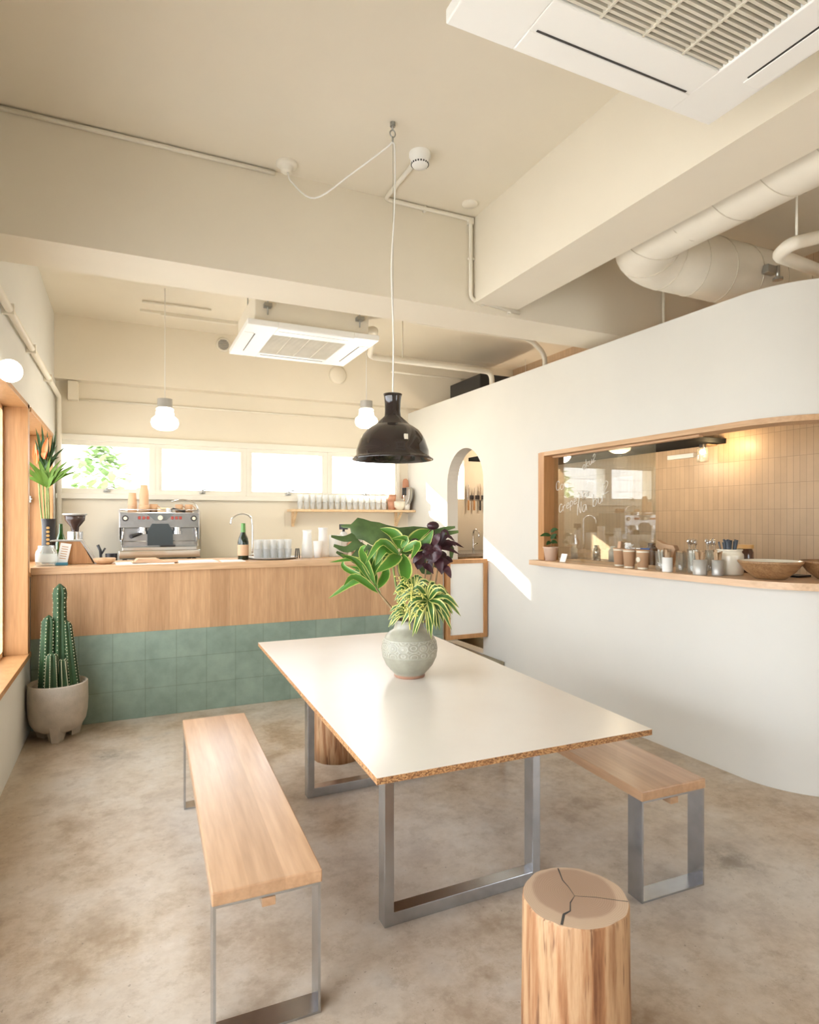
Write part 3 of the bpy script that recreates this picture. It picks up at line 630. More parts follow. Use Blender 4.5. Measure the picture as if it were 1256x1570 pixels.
# ------------------------------------------------------------------ log stools
def log_stool(loc, r, h, label, seed):
    t = thing('log_stool', loc, label, 'stool', 'log stools'); rnd = random.Random(seed)
    ph = [rnd.uniform(0, 6) for _ in range(5)]; n = 72
    def R(a): return r*(1+0.015*math.sin(2*a+ph[0])+0.012*math.sin(3*a+ph[1])+0.008*math.sin(7*a+ph[2])+0.006*math.sin(13*a+ph[3])-0.07*math.exp(-((a-3.62)/0.05)**2))
    m = MB(); rings = []
    for z, f in ((0, 1.0), (h*0.3, 1.01), (h*0.55, 0.995), (h*0.8, 0.99), (h-0.006, 0.985), (h, 0.965)):
        rings.append([m.bm.verts.new((R(2*PI*i/n)*f*math.cos(2*PI*i/n), R(2*PI*i/n)*f*math.sin(2*PI*i/n), z)) for i in range(n)])
    for A, B in zip(rings, rings[1:]):
        for i in range(n): m.face([A[i], A[(i+1) % n], B[(i+1) % n], B[i]], True)
    m.face(rings[0][::-1]); m.build('trunk', LOGS, t)
    m = MB(); top = [m.bm.verts.new((R(2*PI*i/n)*0.965*math.cos(2*PI*i/n), R(2*PI*i/n)*0.965*math.sin(2*PI*i/n), h)) for i in range(n)]
    m.face(top); m.build('end_grain', LOGT, t)
    m = MB(); c0 = Vector((0.005, -0.01, h-0.0015))
    def crack(pts, w):
        P = [Vector((x, y, h+0.0004)) for x, y in pts]
        for i in range(len(P)-1):
            d = (P[i+1]-P[i]).normalized(); s_ = Vector((-d.y, d.x, 0)); wa = w[i]; wb = w[i+1]
            m.hexa([P[i]-s_*wa-Vector((0, 0, .004)), P[i+1]-s_*wb-Vector((0, 0, .004)), P[i+1]+s_*wb-Vector((0, 0, .004)), P[i]+s_*wa-Vector((0, 0, .004)), P[i]-s_*wa, P[i+1]-s_*wb, P[i+1]+s_*wb, P[i]+s_*wa])
    crack([(0.0, 0.0), (-0.031, -0.019), (-0.055, -0.048), (-0.080, -0.052), (-0.113, -0.084)], [0.0006, 0.0015, 0.0018, 0.0035, 0.0035])
    crack([(0.0, 0.0), (0.012, 0.04), (0.018, 0.075), (0.045, 0.13)], [0.0006, 0.001, 0.0014, 0.0022])
    crack([(0.0, 0.0), (0.05, -0.03), (0.10, -0.07), (0.118, -0.083)], [0.0006, 0.0008, 0.0011, 0.0014])
    m.build('cracks', DARKG, t); return t
log_stool((1.15, 1.375, 0), 0.148, 0.44, 'cracked log stool in the foreground at the near end of the table', 3)
log_stool((1.22, 3.74, 0), 0.15, 0.44, 'log stool under the far end of the table', 9)

# ------------------------------------------------------------------ vase and arrangement
O = Vector((1.293, 2.795, 0)); RV = Vector((0.9076, -0.4199, 0)); FV = Vector((0.4199, 0.9076, 0))
t = thing('vase', (O.x, O.y, TZ), 'round grey-green ceramic vase with carved band on the table', 'vase')
m = MB(); m.lathe([(0, 0), (0.074, 0), (0.078, 0.006), (0.076, 0.014), (0.088, 0.028), (0.118, 0.062), (0.136, 0.10), (0.141, 0.14), (0.136, 0.175), (0.120, 0.205), (0.098, 0.225), (0.082, 0.235), (0.075, 0.25), (0.073, 0.275), (0.075, 0.284), (0.068, 0.284), (0.066, 0.25), (0.10, 0.20), (0.12, 0.14), (0.1, 0.04), (0, 0.02)], n=48)
m.build('body', VASE, t)
S = 3.277e-3
def V(u, v, dp=0.0):
    k = 1+dp/3.08
    return RV*((u-628)*S*k)+FV*dp+Vector((0, 0, 1.5+(798-v)*S*k-TZ))
def plant(name, label, cat='cut branch'): return thing(name, (O.x, O.y, TZ), label, cat, 'stems in the table vase')
FA = tuple((-FV+Vector((0, 0, 0.5))))
# left broad leaved branch
t = plant('leafy_branch', 'arching branch of glossy yellow-edged leaves on the left of the vase')
m = MB(); m.tube(spline([V(622, 985), V(612, 948), V(590, 920), V(575, 900), V(562, 880)], 16), [0.006]*9+[0.004]*8); m.build('stem', STEMB, t)
m = MB()
for a, b, c_, w, d in (((583, 910), (555, 888), (503, 918), 15, .02), ((580, 908), (545, 885), (527, 898), 12, -.03), ((578, 905), (560, 870), (540, 882), 15, .05), ((575, 900), (570, 878), (535, 868), 12, .03), ((572, 898), (552, 860), (505, 862), 10, .0),
                       ((570, 892), (548, 862), (522, 850), 11, -.04), ((568, 890), (580, 860), (590, 845), 14, .04), ((575, 896), (556, 850), (562, 835), 13, -.03), ((580, 902), (592, 880), (585, 858), 15, .06), ((572, 892), (530, 872), (526, 858), 9, .05)):
    m.leaf([V(*a), V(b[0], b[1], d), V(c_[0], c_[1], d*1.8-0.03)], w*S*0.50, 0.35, 10, up=FA, wav=0.05)
m.build('foliage', VARL, t)
# tall centre branch
t = plant('leafy_branch', 'upright branch of wide yellow-margined leaves above the middle of the vase')
m = MB(); m.tube(spline([V(632, 985), V(614, 930), V(606, 890), V(604, 865), V(615, 845)], 16), 0.0055); m.build('stem', STEM, t)
m = MB()
for a, b, c_, w, d in (((612, 850), (590, 842), (575, 868), 17, -.02), ((612, 850), (585, 832), (560, 865), 12, -.05), ((614, 848), (628, 845), (632, 832), 12, .05), ((618, 850), (622, 880), (617, 892), 20, -.06), ((612, 850), (600, 862), (576, 878), 20, -.08),
                       ((616, 842), (605, 820), (582, 810), 18, .02), ((618, 845), (640, 835), (630, 858), 13, -.06), ((622, 845), (640, 822), (660, 812), 18, .04), ((625, 842), (650, 835), (665, 812), 17, .0), ((616, 840), (622, 826), (600, 826), 10, -.02),
                       ((560, 895), (556, 860), (565, 842), 11, .03), ((610, 852), (575, 850), (570, 870), 10, .03)):
    m.leaf([V(*a), V(b[0], b[1], d), V(c_[0], c_[1], d*1.6)], w*S*0.54, 0.35, 10, up=FA, wav=0.05)
m.build('foliage', VARL, t)
# striped rosette
t = plant('striped_dracaena', 'spiky rosette of green leaves edged in cream drooping over the vase rim')
m = MB(); m.tube(spline([V(640, 990), V(648, 950, -.04), V(656, 922, -.08)], 10), 0.006); m.build('stem', STEM, t)
m = MB(); rnd = random.Random(5); cc = (657, 920)
for i in range(46):
    a = 2*PI*i/46*3.0+rnd.uniform(-.2, .2); L = rnd.uniform(34, 52)
    if math.sin(a) > 0.4: L *= 0.75
    u1 = cc[0]+math.cos(a)*L*0.55; v1 = cc[1]-math.sin(a)*L*0.55-5; u2 = cc[0]+math.cos(a)*L; v2 = cc[1]-math.sin(a)*L*0.9+L*0.30
    d = -.08-0.09*rnd.random()*1.0
    m.leaf([V(cc[0], cc[1], -.09), V(u1, v1, d), V(u2, v2, d+0.02)], 4.8*S, 0.3, 7, up=FA)
m.build('foliage', VARD, t)
t = plant('striped_dracaena', 'smaller tuft of striped leaves behind the berry spray')
m = MB(); m.tube(spline([V(630, 985), V(632, 940, .02), V(636, 905, .0)], 10), 0.005); m.build('stem', STEM, t)
m = MB()
for i in range(26):
    a = 2*PI*i/26+rnd.uniform(-.2, .2); L = rnd.uniform(20, 34); cc = (634, 905)
    m.leaf([V(cc[0], cc[1], .0), V(cc[0]+math.cos(a)*L*.6, cc[1]-math.sin(a)*L*.6-3, -.02), V(cc[0]+math.cos(a)*L, cc[1]-math.sin(a)*L+L*.25, -.02)], 3.6*S, 0.3, 6, up=FA)
for i in range(10):
    a = PI+rnd.uniform(-.7, .9); L = rnd.uniform(25, 40); cc = (630, 940)
    m.leaf([V(cc[0], cc[1], -.03), V(cc[0]+math.cos(a)*L*.6, cc[1]-math.sin(a)*L*.6-3, -.05), V(cc[0]+math.cos(a)*L, cc[1]-math.sin(a)*L+L*.3, -.05)], 3.6*S, 0.3, 6, up=FA)
m.build('foliage', VARD, t)
# berry spray
t = plant('berry_spray', 'fine yellow berry spray in the middle of the arrangement')
ms = MB(); mb = MB()
ms.tube(spline([V(632, 990), V(628, 945, -.12), V(633, 895, -.15)], 10), 0.003)
for i in range(60):
    a = rnd.uniform(-.4, PI+.4); L = rnd.uniform(12, 40); b = rnd.uniform(890, 950)
    p0 = V(630, b, -.14); p2 = V(628+math.cos(a)*L*.7, b-math.sin(a)*L*.45, -.15+rnd.uniform(-.05, .04))
    if i < 30: ms.tube([p0, p0.lerp(p2, .5)+Vector((0, 0, .01)), p2], 0.0009, 4)
    mb.ball(p2, 0.0042, 6); mb.ball(p0.lerp(p2, .6)+Vector((0, 0, .006)), 0.003, 6)
ms.build('stem', YELB, t); mb.build('berries', YELB, t, kind='stuff')
# monstera leaf lying across
t = plant('monstera_leaf', 'huge dark green split leaf spreading across the back of the arrangement')
m = MB(); m.tube(spline([V(636, 990, .03), V(622, 930, .08), V(612, 880, .12), V(606, 845, .14)], 12), 0.007); m.build('stem', STEMB, t)
m = MB()
m.leaf([V(522, 806, .16), V(548, 808, .14), V(600, 822, .13), V(650, 822, .14), V(672, 830, .16)], 0.078, -0.25, 18, prof=lambda u: [0.15, 0.75, 0.9, 0.8, 0.75, 0.55][min(5, int(u*5.99))]*(1 if 0 < u < 1 else 0.1), up=FA, wav=0.10)
for a, b, c_, w in (((545, 822), (528, 826), (508, 822), 8), ((552, 830), (532, 842), (512, 836), 9), ((560, 835), (540, 856), (516, 846), 8), ((572, 838), (555, 862), (530, 852), 10), ((600, 838), (592, 858), (600, 868), 12), ((585, 835), (572, 860), (560, 850), 9),
                    ((640, 830), (672, 820), (703, 815), 9), ((645, 826), (680, 812), (698, 808), 7), ((640, 835), (650, 855), (640, 868), 11), ((620, 836), (622, 850), (612, 862), 9), ((660, 832), (690, 838), (692, 856), 8), ((655, 838), (668, 862), (676, 870), 12), ((662, 850), (650, 872), (662, 878), 12)):
    m.leaf([V(a[0], a[1], .13), V(b[0], b[1], .11), V(c_[0], c_[1], .09)], w*S, -0.1, 8, up=FA, prof=lambda u: (1-u*0.75)*1.05)
m.build('blade', LEAFM, t)
# burgundy ginger
t = plant('burgundy_foliage', 'dark burgundy leaves and bud standing at the right of the arrangement')
m = MB()
for p in (((640, 990), (650, 900), (655, 860)), ((640, 990), (655, 915), (668, 850)), ((636, 990), (660, 930), (672, 870))): m.tube(spline([V(*p[0]), V(p[1][0], p[1][1], .02), V(p[2][0], p[2][1], .04)], 10), 0.004)
m.build('stem', STEMB, t)
m = MB(); rnd = random.Random(11)
for i in range(34):
    u0, v0 = rnd.uniform(642, 680), rnd.uniform(825, 868); a = rnd.uniform(0, 2*PI); L = rnd.uniform(14, 26); d = rnd.uniform(-.02, .10)
    m.leaf([V(u0, v0, d), V(u0+math.cos(a)*L*.5, v0-math.sin(a)*L*.5-3, d-.02), V(u0+math.cos(a)*L, v0-math.sin(a)*L, d-.02)], rnd.uniform(5, 9)*S, 0.2, 6, up=FA)
for q in ((700, 838), (712, 840), (705, 850), (698, 830), (690, 822)): m.leaf([V(672, 840, .05), V((672+q[0])/2, q[1]-8, .05), V(q[0], q[1], .05)], 3.5*S, 0.2, 7, up=FA)
m.build('foliage', BURG, t)
m = MB(); m.ball(V(664, 806, .03), 0.028, 12, 0.8, 1.2, 1.0); m.tube([V(668, 850, .04), V(665, 812, .03)], 0.004); m.build('bud', BURG, t)

# ------------------------------------------------------------------ black pendant over the table
def lamp_tree():
    x, y = 1.199, 2.79
    t = thing('pendant_lamp', (x, y, 1.80), 'black enamel pendant lamp with flared neck above the table', 'lamp')
    m = MB(); m.lathe([(0.201, 0.0), (0.203, 0.004), (0.190, 0.012), (0.180, 0.022), (0.180, 0.045), (0.163, 0.095), (0.150, 0.12), (0.130, 0.145), (0.102, 0.165), (0.072, 0.180), (0.052, 0.192), (0.042, 0.21), (0.039, 0.24), (0.040, 0.28), (0.043, 0.31), (0.047, 0.325), (0.040, 0.325), (0.036, 0.22), (0.09, 0.17), (0.15, 0.09), (0.18, 0.01), (0.196, 0.0)], n=56)
    m.build('shade', ENAMEL, t)
    m = MB(); rr = 0.157; a = math.atan2(-0.9076-0.36, -0.4199+0.40)
    M = Matrix.Rotation(a+PI/2, 3, 'Z')
    m.box(-0.009, 0.009, -rr-0.012, -rr-0.004, 0.083, 0.108, rot=M); m.build('sticker', CREAM, t)
    m = MB(); m.tube(spline([(0.0, 0, 0.28), (0.004, 0, 0.6), (-0.006, 0, 0.95), (0.01, 0, 1.25), (0.012, 0, 1.52), (0.0, 0, 1.57), (-0.03, 0.02, 1.545), (-0.14, 0.19, 1.486), (-0.28, 0.40, 1.425), (-0.37, 0.53, 1.55), (-0.39, 0.56, 1.62)], 60), 0.0042, 8); m.build('cable', WHITEP, t)
    m = MB(); m.tube([(0.004, 0, 0.33), (0.002, 0, 1.585)], 0.001, 5); m.build('suspension_wire', ZINC, t)
    m = MB(); m.cyl((0, 0, 0), 0.014, 1.65, 1.669, 12); m.tube([(0, 0, 1.66), (0, 0, 1.635)], 0.005)
    q = [(0.0+0.014*math.sin(a_), 0, 1.615+0.018*math.cos(a_)) for a_ in [i*2*PI/16 for i in range(17)]]; m.tube(q, 0.0035, 6)
    m.tube([(0, 0, 1.60), (0, 0, 1.57)], 0.005); m.build('hook', ZINC, t)
lamp_tree()
t = thing('ceiling_rose', (0.806, 3.355, ZC), 'round cream junction rose on the ceiling feeding the black pendant', 'ceiling rose')
m = MB(); m.lathe([(0.058, 0), (0.058, -0.012), (0.045, -0.022), (0.036, -0.024), (0.034, -0.045), (0.025, -0.052), (0, -0.052)]); m.build('cover', PIPEP, t)
t = thing('smoke_detector', (1.432, 2.962, ZC), 'white round smoke detector on the ceiling', 'smoke detector')
m = MB(); m.lathe([(0.058, 0), (0.058, -0.02), (0.050, -0.03), (0.050, -0.055), (0.040, -0.07), (0, -0.072)]); m.build('housing', WHITEP, t)
for i in range(20):
    a = 2*PI*i/20; M = Matrix.Rotation(a, 3, 'Z'); MB().box(-0.004, 0.004, 0.038, 0.0485, -0.064, -0.056, rot=M).build('vent', DARKG, t)
tag(MB().lathe([(0.05, 0), (0.05, -0.008), (0.045, -0.012), (0, -0.012)], (1.94, 3.30, ZC)).build('blank_plate', PIPEP, origin=(1.94, 3.30, ZC)), 'round white blanking plate on the ceiling beside the beam corner', 'plate')
def pipe(name, pts, r, label, mat=None, n=10, cat='pipe', clips=()):
    P = []
    pts = [Vector(p) for p in pts]
    for i, p in enumerate(pts):
        if 0 < i < len(pts)-1:
            a = (pts[i-1]-p).normalized(); b = (pts[i+1]-p).normalized(); k = min(r*3, (pts[i-1]-p).length*.45, (pts[i+1]-p).length*.45)
            for s_ in range(6):
                u = s_/5; P.append((p+a*k)*(1-u)**2+p*2*u*(1-u)+(p+b*k)*u*u)
        else: P.append(p)
    t = thing(name, tuple(pts[0]), label, cat)
    m = MB(); m.tube([q-pts[0] for q in P], r, n); m.build('tube', mat or PIPEP, t)
    if clips:
        for c_, s_ in clips: MB().box(c_[0]-pts[0].x-s_[0], c_[0]-pts[0].x+s_[0], c_[1]-pts[0].y-s_[1], c_[1]-pts[0].y+s_[1], c_[2]-pts[0].z-s_[2], c_[2]-pts[0].z+s_[2], 0.002).build('clip', mat or PIPEP, t)
pipe('conduit', [(XL+0.02, 3.445, 3.452), (0.76, 3.445, 3.452)], 0.012, 'cream conduit along the ceiling edge from the left wall to the rose')
pipe('conduit', [(1.43, 3.01, 3.452), (1.43, 3.442, 3.452), (2.030, 3.442, 3.452), (2.030, 3.442, 2.935), (2.41, 3.442, 2.90)], 0.013, 'cream conduit from the smoke detector bending down the beam corner',
     clips=[((1.70, 3.448, 3.452), (.008, .012, .02)), ((2.036, 3.448, 3.2), (.02, .012, .008)), ((2.12, 3.448, 2.925), (.008, .012, .02)), ((2.33, 3.448, 2.905), (.008, .012, .02)), ((2.03, 3.446, 3.44), (.02, .015, .022))])
pipe('conduit', [(XL+0.035, -1.5, 2.61), (XL+0.035, 6.78, 2.695), (XL+0.035, 6.82, 1.12)], 0.022, 'painted pipe along the left wall turning down the back corner',
     clips=[((XL+0.03, y, 2.61+(y+1.5)*0.0103), (.03, .012, .03)) for y in (4.0, 4.9, 5.9)])
pipe('conduit', [(XL+0.12, 6.832, 2.69), (3.1, 6.832, 2.69)], 0.010, 'thin conduit running across the back wall above the windows')
pipe('conduit', [(0.131, 5.97, 3.455), (0.72, 5.95, 3.455)], 0.010, 'short conduit on the back bay ceiling, nearer of two')
t = thing('lighting_track', (0.15, 6.24, ZC), 'slim lighting track on the ceiling of the back bay', 'track')
MB().box(-0.03, 0.86, -0.012, 0.012, -0.022, 0, 0.002).build('rail', PIPEP, t); MB().box(0.15, 0.84, -0.018, 0.012, -0.036, -0.022, 0.002).build('channel', PIPEP, t)
tag(MB().box(-0.51, -0.42, 6.74, 6.849, 2.67, 2.85, 0.004).build('junction_box', PAINT, origin=(-0.46, 6.8, 2.67)), 'square cream box under the beam in the back left corner', 'box')
t = thing('wall_vent', (0.937, 6.715, 3.36), 'round louvred vent high on the back wall', 'vent')
M = Matrix.Rotation(PI/2, 3, 'X')
m = MB(); m.lathe([(0.075, -0.004), (0.075, 0.008), (0.055, 0.012), (0.055, -0.004)], M=M); m.build('rim', PIPEP, t)
m = MB()
for i in range(6): z = -0.045+i*0.018; w_ = math.sqrt(0.056**2-z*z); m.box(-w_, w_, -0.012, 0, z-0.005, z+0.003)
m.build('louvres', GREYP, t)
t = thing('pipe_cap', (2.20, 6.712, 3.16), 'round white pipe cap on the back beam', 'cap')
m = MB(); m.lathe([(0.10, -0.006), (0.10, 0.02), (0.085, 0.035), (0, 0.04)], M=M, n=32); m.build('disc', PAINT, t)

# ------------------------------------------------------------------ ceiling air conditioners
def cassette(x0, x1, y0, y1, z, label, rows, gx0, gx1, gy0, gy1, top):
    cx, cy = (x0+x1)/2, (y0+y1)/2; t = thing('air_conditioner', (cx, cy, z), label, 'air conditioner', 'ceiling cassette air conditioners')
    a, b = (x1-x0)/2, (y1-y0)/2
    m = MB(); h = 0.04; c_ = 0.03
    def rr(s_): return [(-a+c_*s_, -b), (a-c_*s_, -b), (a, -b+c_*s_), (a, b-c_*s_), (a-c_*s_, b), (-a+c_*s_, b), (-a, b-c_*s_), (-a, -b+c_*s_)]
    g = (gx0-cx, gx1-cx, gy0-cy, gy1-cy)
    m.box(-a, g[0], -b, b, 0, h, 0.004); m.box(g[1], a, -b, b, 0, h, 0.004); m.box(g[0]-.001, g[1]+.001, -b, g[2], 0, h, 0.004); m.box(g[0]-.001, g[1]+.001, g[3], b, 0, h, 0.004)
    m.build('panel', WHITEP, t)
    MB().box(g[0]-.01, g[1]+.01, g[2]-.01, g[3]+.01, 0.03, 0.036).build('filter', DARKG, t)
    m = MB(); st = (g[3]-g[2])/rows
    for i in range(rows):
        y = g[2]+st*(i+0.5); m.box(g[0], g[1], y-st*0.24, y+st*0.24, 0.006, 0.020)
    for k in range(1, 4): x = g[0]+(g[1]-g[0])*k/4; m.box(x-.003, x+.003, g[2], g[3], 0.002, 0.021)
    m.build('grille', simple('grille_beige', (0.66, 0.62, 0.52), 0.5) if 'grille_beige' not in MATS else MATS['grille_beige'], t)
    e = 0.085
    for s_ in (-1, 1):
        for q in ((g[0]+.02, g[1]-.02, s_*(b-e)-.003, s_*(b-e)+.003), (s_*(a-e)-.003, s_*(a-e)+.003, g[2]+.02, g[3]-.02)): MB().box(*q, -0.0015, 0.004).build('air_slot', DARKG, t)
        for q in ((g[0]+.0, g[1]-.0, s_*(b-.045)-.035, s_*(b-.045)+.035), (s_*(a-.045)-.035, s_*(a-.045)+.035, g[2]+.0, g[3]-.0)): MB().box(*q, -0.003, 0.004, 0.002).build('flap', WHITEP, t)
    MB().box(-a+.06, a-.06, -b+.06, b-.06, h, top-z, 0.006).build('housing', PAINT, t)
    for sx in (-1, 1):
        for sy in (-1, 1):
            m = MB(); x, y = sx*(a-.14), sy*(b-.035); m.tube([(x, y, h+.05), (x, y, ZC-z)], 0.005, 6); m.box(x-.025, x+.025, y-.03, y+.026, h+.10, h+.125); m.build('hanger', ZINC, t)
cassette(0.772, 1.768, 0.47, 1.44, 2.82, 'large white cassette air conditioner cut by the top right of the view', 34, 0.985, 1.585, 0.66, 1.255, 3.10)
cassette(0.742, 1.692, 4.185, 5.01, 2.82, 'white cassette air conditioner beyond the cross beam', 26, 0.95, 1.50, 4.37, 4.88, 3.07)
# air conditioner pipework
pipe('drain_pipe', [(1.66, 4.75, 3.02), (1.95, 4.9, 3.15), (2.12, 5.5, 3.07), (3.50, 5.5, 3.065), (3.505, 5.5, 2.80)], 0.028, 'thick white insulated pipe from the air conditioner to the kitchen side', clips=[((2.47, 5.5, 3.27), (.006, .006, .20))])
pipe('drain_pipe', [(1.66, 4.55, 3.10), (2.1, 4.75, 3.25), (2.4, 5.1, 3.33), (3.70, 5.1, 3.33), (3.88, 5.1, 3.2), (4.05, 5.3, 2.6)], 0.026, 'white pipe bending down behind the glass screen over the kitchen')
pipe('conduit', [(2.75, 6.45, 3.2), (3.2, 6.45, 3.2), (3.9, 6.4, 3.2)], 0.012, 'thin horizontal pipe high in the back right corner')
t = thing('smoke_screen', (3.35, 4.4, 2.8), 'hanging glass smoke screen under the cross beam on the kitchen side', 'glass screen')
ch(MB().box(2.5, 4.5, 4.395, 4.401, 2.83, ZC-0.002), 'glass', PANE, t)
for x in (4.49,): ch(MB().box(x-.002, x+.002, 4.393, 4.403, 2.83, ZC-0.002), 'joint_strip', WHITEP, t)
tag(MB().box(3.6, 4.3, 5.9, 6.6, 2.78, 3.15, 0.01).build('extractor_unit', BLACK, origin=(3.95, 6.2, 2.78)), 'dark extractor box above the kitchen hood', 'extractor')
# spiral duct
def duct():
    P = [Vector((2.625, y, 3.11)) for y in [-1.5+0.1*i for i in range(37)]]
    for i in range(1, 14):
        a = PI+(-PI/2)*i/13; P.append(Vector((2.625+0.30+0.30*math.cos(a), 2.12+0.0+0.32*0+0.30*math.sin(a)+0.30, 0))) if False else None
    P = [p for p in P if p is not None and p.y < 2.30]
    for i in range(0, 13):
        a = PI-PI/2*i/12; P.append(Vector((3.015+0.39*math.cos(a), 2.36+0.39*math.sin(a), 3.11-0.0*i)))
    for i in range(1, 13): P.append(Vector((3.015+0.125*i, 2.75, 3.11)))
    t = thing('spiral_duct', tuple(P[0]), 'fat white spiral duct bending above the kitchen partition', 'duct')
    q = spline(P, 150); m = MB(); m.tube([p-P[0] for p in q], 0.19, 28, cap=False); m.build('tube', PIPEP, t)
    m = MB(); n = len(q); acc = 0; last = q[0]; turns = 0
    up = Vector((0, 0, 1)); hel = []
    for i, p in enumerate(q[:-1]):
        tg = (q[i+1]-q[i]).normalized(); b = tg.cross(up).normalized(); L = (q[i+1]-q[i]).length
        for s_ in range(6):
            pp = q[i].lerp(q[i+1], s_/6); ph = (acc+L*s_/6)/0.24*2*PI; hel.append(pp+(up*math.cos(ph)+b*math.sin(ph))*0.1905-P[0])
        acc += L
    m.tube(hel, 0.0028, 4); m.build('seam', SEAM, t)
    m = MB(); m.box(1.0, 1.1, 0, 0, 0, 0) if False else None
duct()
t = thing('duct_clamp', (3.69, 2.545, 3.07), 'zinc bracket and bolt on the side of the spiral duct', 'bracket')
m = MB(); m.box(-0.06, 0.03, -0.02, 0.03, -0.02, 0.03, 0.003); m.tube([(0.03, -0.02, 0.03), (0.03, -0.02, -0.05)], 0.012); m.cyl((0.03, -0.02, 0), 0.03, -0.06, -0.045, 12); m.build('body', ZINC, t)
pipe('water_pipe', [(4.59, 1.98, 3.30), (3.527, 2.004, 3.06), (3.053, 2.003, 2.90), (3.12, 2.12, 2.90), (4.27, 2.43, 3.06), (4.59, 2.45, 3.08)], 0.035, 'white pipe loop at the right edge above the partition')
pipe('hanger_rod', [(3.10, 2.005, ZC-0.001), (3.10, 2.005, 2.95)], 0.006, 'thin rod holding the white pipe loop', cat='rod')
pipe('conduit', [(3.735, 3.44, 2.70), (3.735, 3.44, ZC-0.002)], 0.012, 'thin vertical conduit on the beam below the duct')

# ------------------------------------------------------------------ opal pendants
def opal(x, y, z, label, full=True):
    t = thing('opal_pendant', (x, y, z), label, 'lamp', 'opal glass pendant lamps')
    m = MB(); m.lathe([(0, 0), (0.065, 0.008), (0.100, 0.03), (0.113, 0.065), (0.106, 0.098), (0.082, 0.120), (0.072, 0.130), (0.075, 0.142), (0.073, 0.156), (0.066, 0.162), (0.070, 0.172), (0.072, 0.184), (0.060, 0.194)]); m.build('globe', GLOBE, t)
    m = MB(); m.cyl((0, 0, 0), 0.060, 0.190, 0.268, 24); m.build('cap', GREYC, t)
    m = MB(); m.tube([(0, 0, 0.24), (0, 0, ZC-z)], 0.003, 6); m.build('cord', WHITEP, t)
opal(0.301, 5.6, 2.262, 'opal glass pendant over the left part of the counter'); opal(2.128, 5.6, 2.465-0.07, 'opal glass pendant half hidden behind the black lamp')
light('opal_glow', 'POINT', (0.301, 5.6, 2.13), 14, (1.0, 0.88, 0.70), shadow_soft_size=0.11)
light('opal_glow', 'POINT', (2.128, 5.6, 2.26), 14, (1.0, 0.88, 0.70), shadow_soft_size=0.11)
t = thing('wall_globe', (-0.57, 3.92, 2.31), 'small round glowing globe lamp above the left window', 'lamp')
m = MB(); m.ball((0.0, 0, 0), 0.062, 20); m.build('globe', GLOBE, t); m = MB(); m.cyl((0, 0, 0), 0.03, -0.052, -0.02, M=Matrix.Rotation(PI/2, 3, 'Y')); m.build('base', GREYC, t)

# ------------------------------------------------------------------ cactus in pot
t = thing('plant_pot', (-0.427, 4.88, 0), 'rough sand-coloured footed pot holding the cactus', 'pot')
m = MB(); m.lathe([(0, 0.05), (0.10, 0.05), (0.145, 0.075), (0.172, 0.12), (0.183, 0.18), (0.187, 0.26), (0.185, 0.378), (0.178, 0.384), (0.172, 0.378), (0.170, 0.36), (0.162, 0.36), (0.158, 0.368), (0.152, 0.362), (0.150, 0.33), (0, 0.33)], n=40); m.build('body', STONEP, t)
for a in (-PI/2-0.05, PI/6, 5*PI/6):
    M = Matrix.Rotation(a, 4, 'Z'); m = MB()
    b0 = [(0.07, -0.045, 0), (0.14, -0.02, 0), (0.14, 0.02, 0), (0.07, 0.045, 0), (0.06, -0.07, 0.10), (0.168, -0.03, 0.12), (0.168, 0.03, 0.12), (0.06, 0.07, 0.10)]
    m.hexa([M @ Vector(p) for p in b0]); m.build('foot', STONEP, t)
m = MB(); m.lathe([(0.150, 0), (0.08, 0.012), (0, 0.018)], (0, 0, 0.33)); m.build('soil', SOIL, t)
t = thing('cactus', (-0.427, 4.88, 0.35), 'tall ribbed columnar cactus with several stems', 'cactus')
def cstem(x, y, h, prof, lean, ribs=6):
    m = MB(); sp_ = MB(); N = ribs*6; rings = []
    K = 22
    for i in range(K+1):
        u = i/K; r = prof(u); ring = []
        for j in range(N):
            a = 2*PI*j/N+0.3; rr = r*(0.66+0.34*abs(math.cos(a*ribs/2-0.3*ribs/2))**0.9)
            ring.append(m.bm.verts.new((x+lean*u+rr*math.cos(a), y+rr*math.sin(a), h*u)))
        rings.append(ring)
        if 0 < i < K and r > 0.012:
            for q in range(ribs):
                a = 2*PI*q/ribs+0.3
                sp_.ball((x+lean*u+r*1.01*math.cos(a), y+r*1.01*math.sin(a), h*u), 0.0036, 6)
    for A, B in zip(rings, rings[1:]):
        for j in range(N): m.face([A[j], A[(j+1) % N], B[(j+1) % N], B[j]], True)
    m.face(rings[-1])
    s_ = m.build('stem', CLEAF, t); sp_.build('areoles', SPINE, s_, kind='stuff')
def taper(r0, r1, rt): return lambda u: (r0+(r1-r0)*u)*min(1, math.sqrt(max(0.0004, (1-u)/0.09))) if u > 0.91 else (r0+(r1-r0)*u)
cstem(0.01, 0.01, 0.71, lambda u: (0.045 if u > 0.82 else 0.056-0.018*u)*(math.sqrt(max(0.003, 1-((u-0.90)/0.101)**2)) if u > 0.90 else 1), 0.0)
cstem(-0.07, 0.0, 0.50, taper(0.052, 0.042, 0), 0.015)
cstem(-0.03, -0.07, 0.25, taper(0.045, 0.032, 0), 0.0)
cstem(0.085, 0.0, 0.46, taper(0.052, 0.030, 0), -0.035)
cstem(0.04, -0.05, 0.20, taper(0.036, 0.022, 0), -0.01)

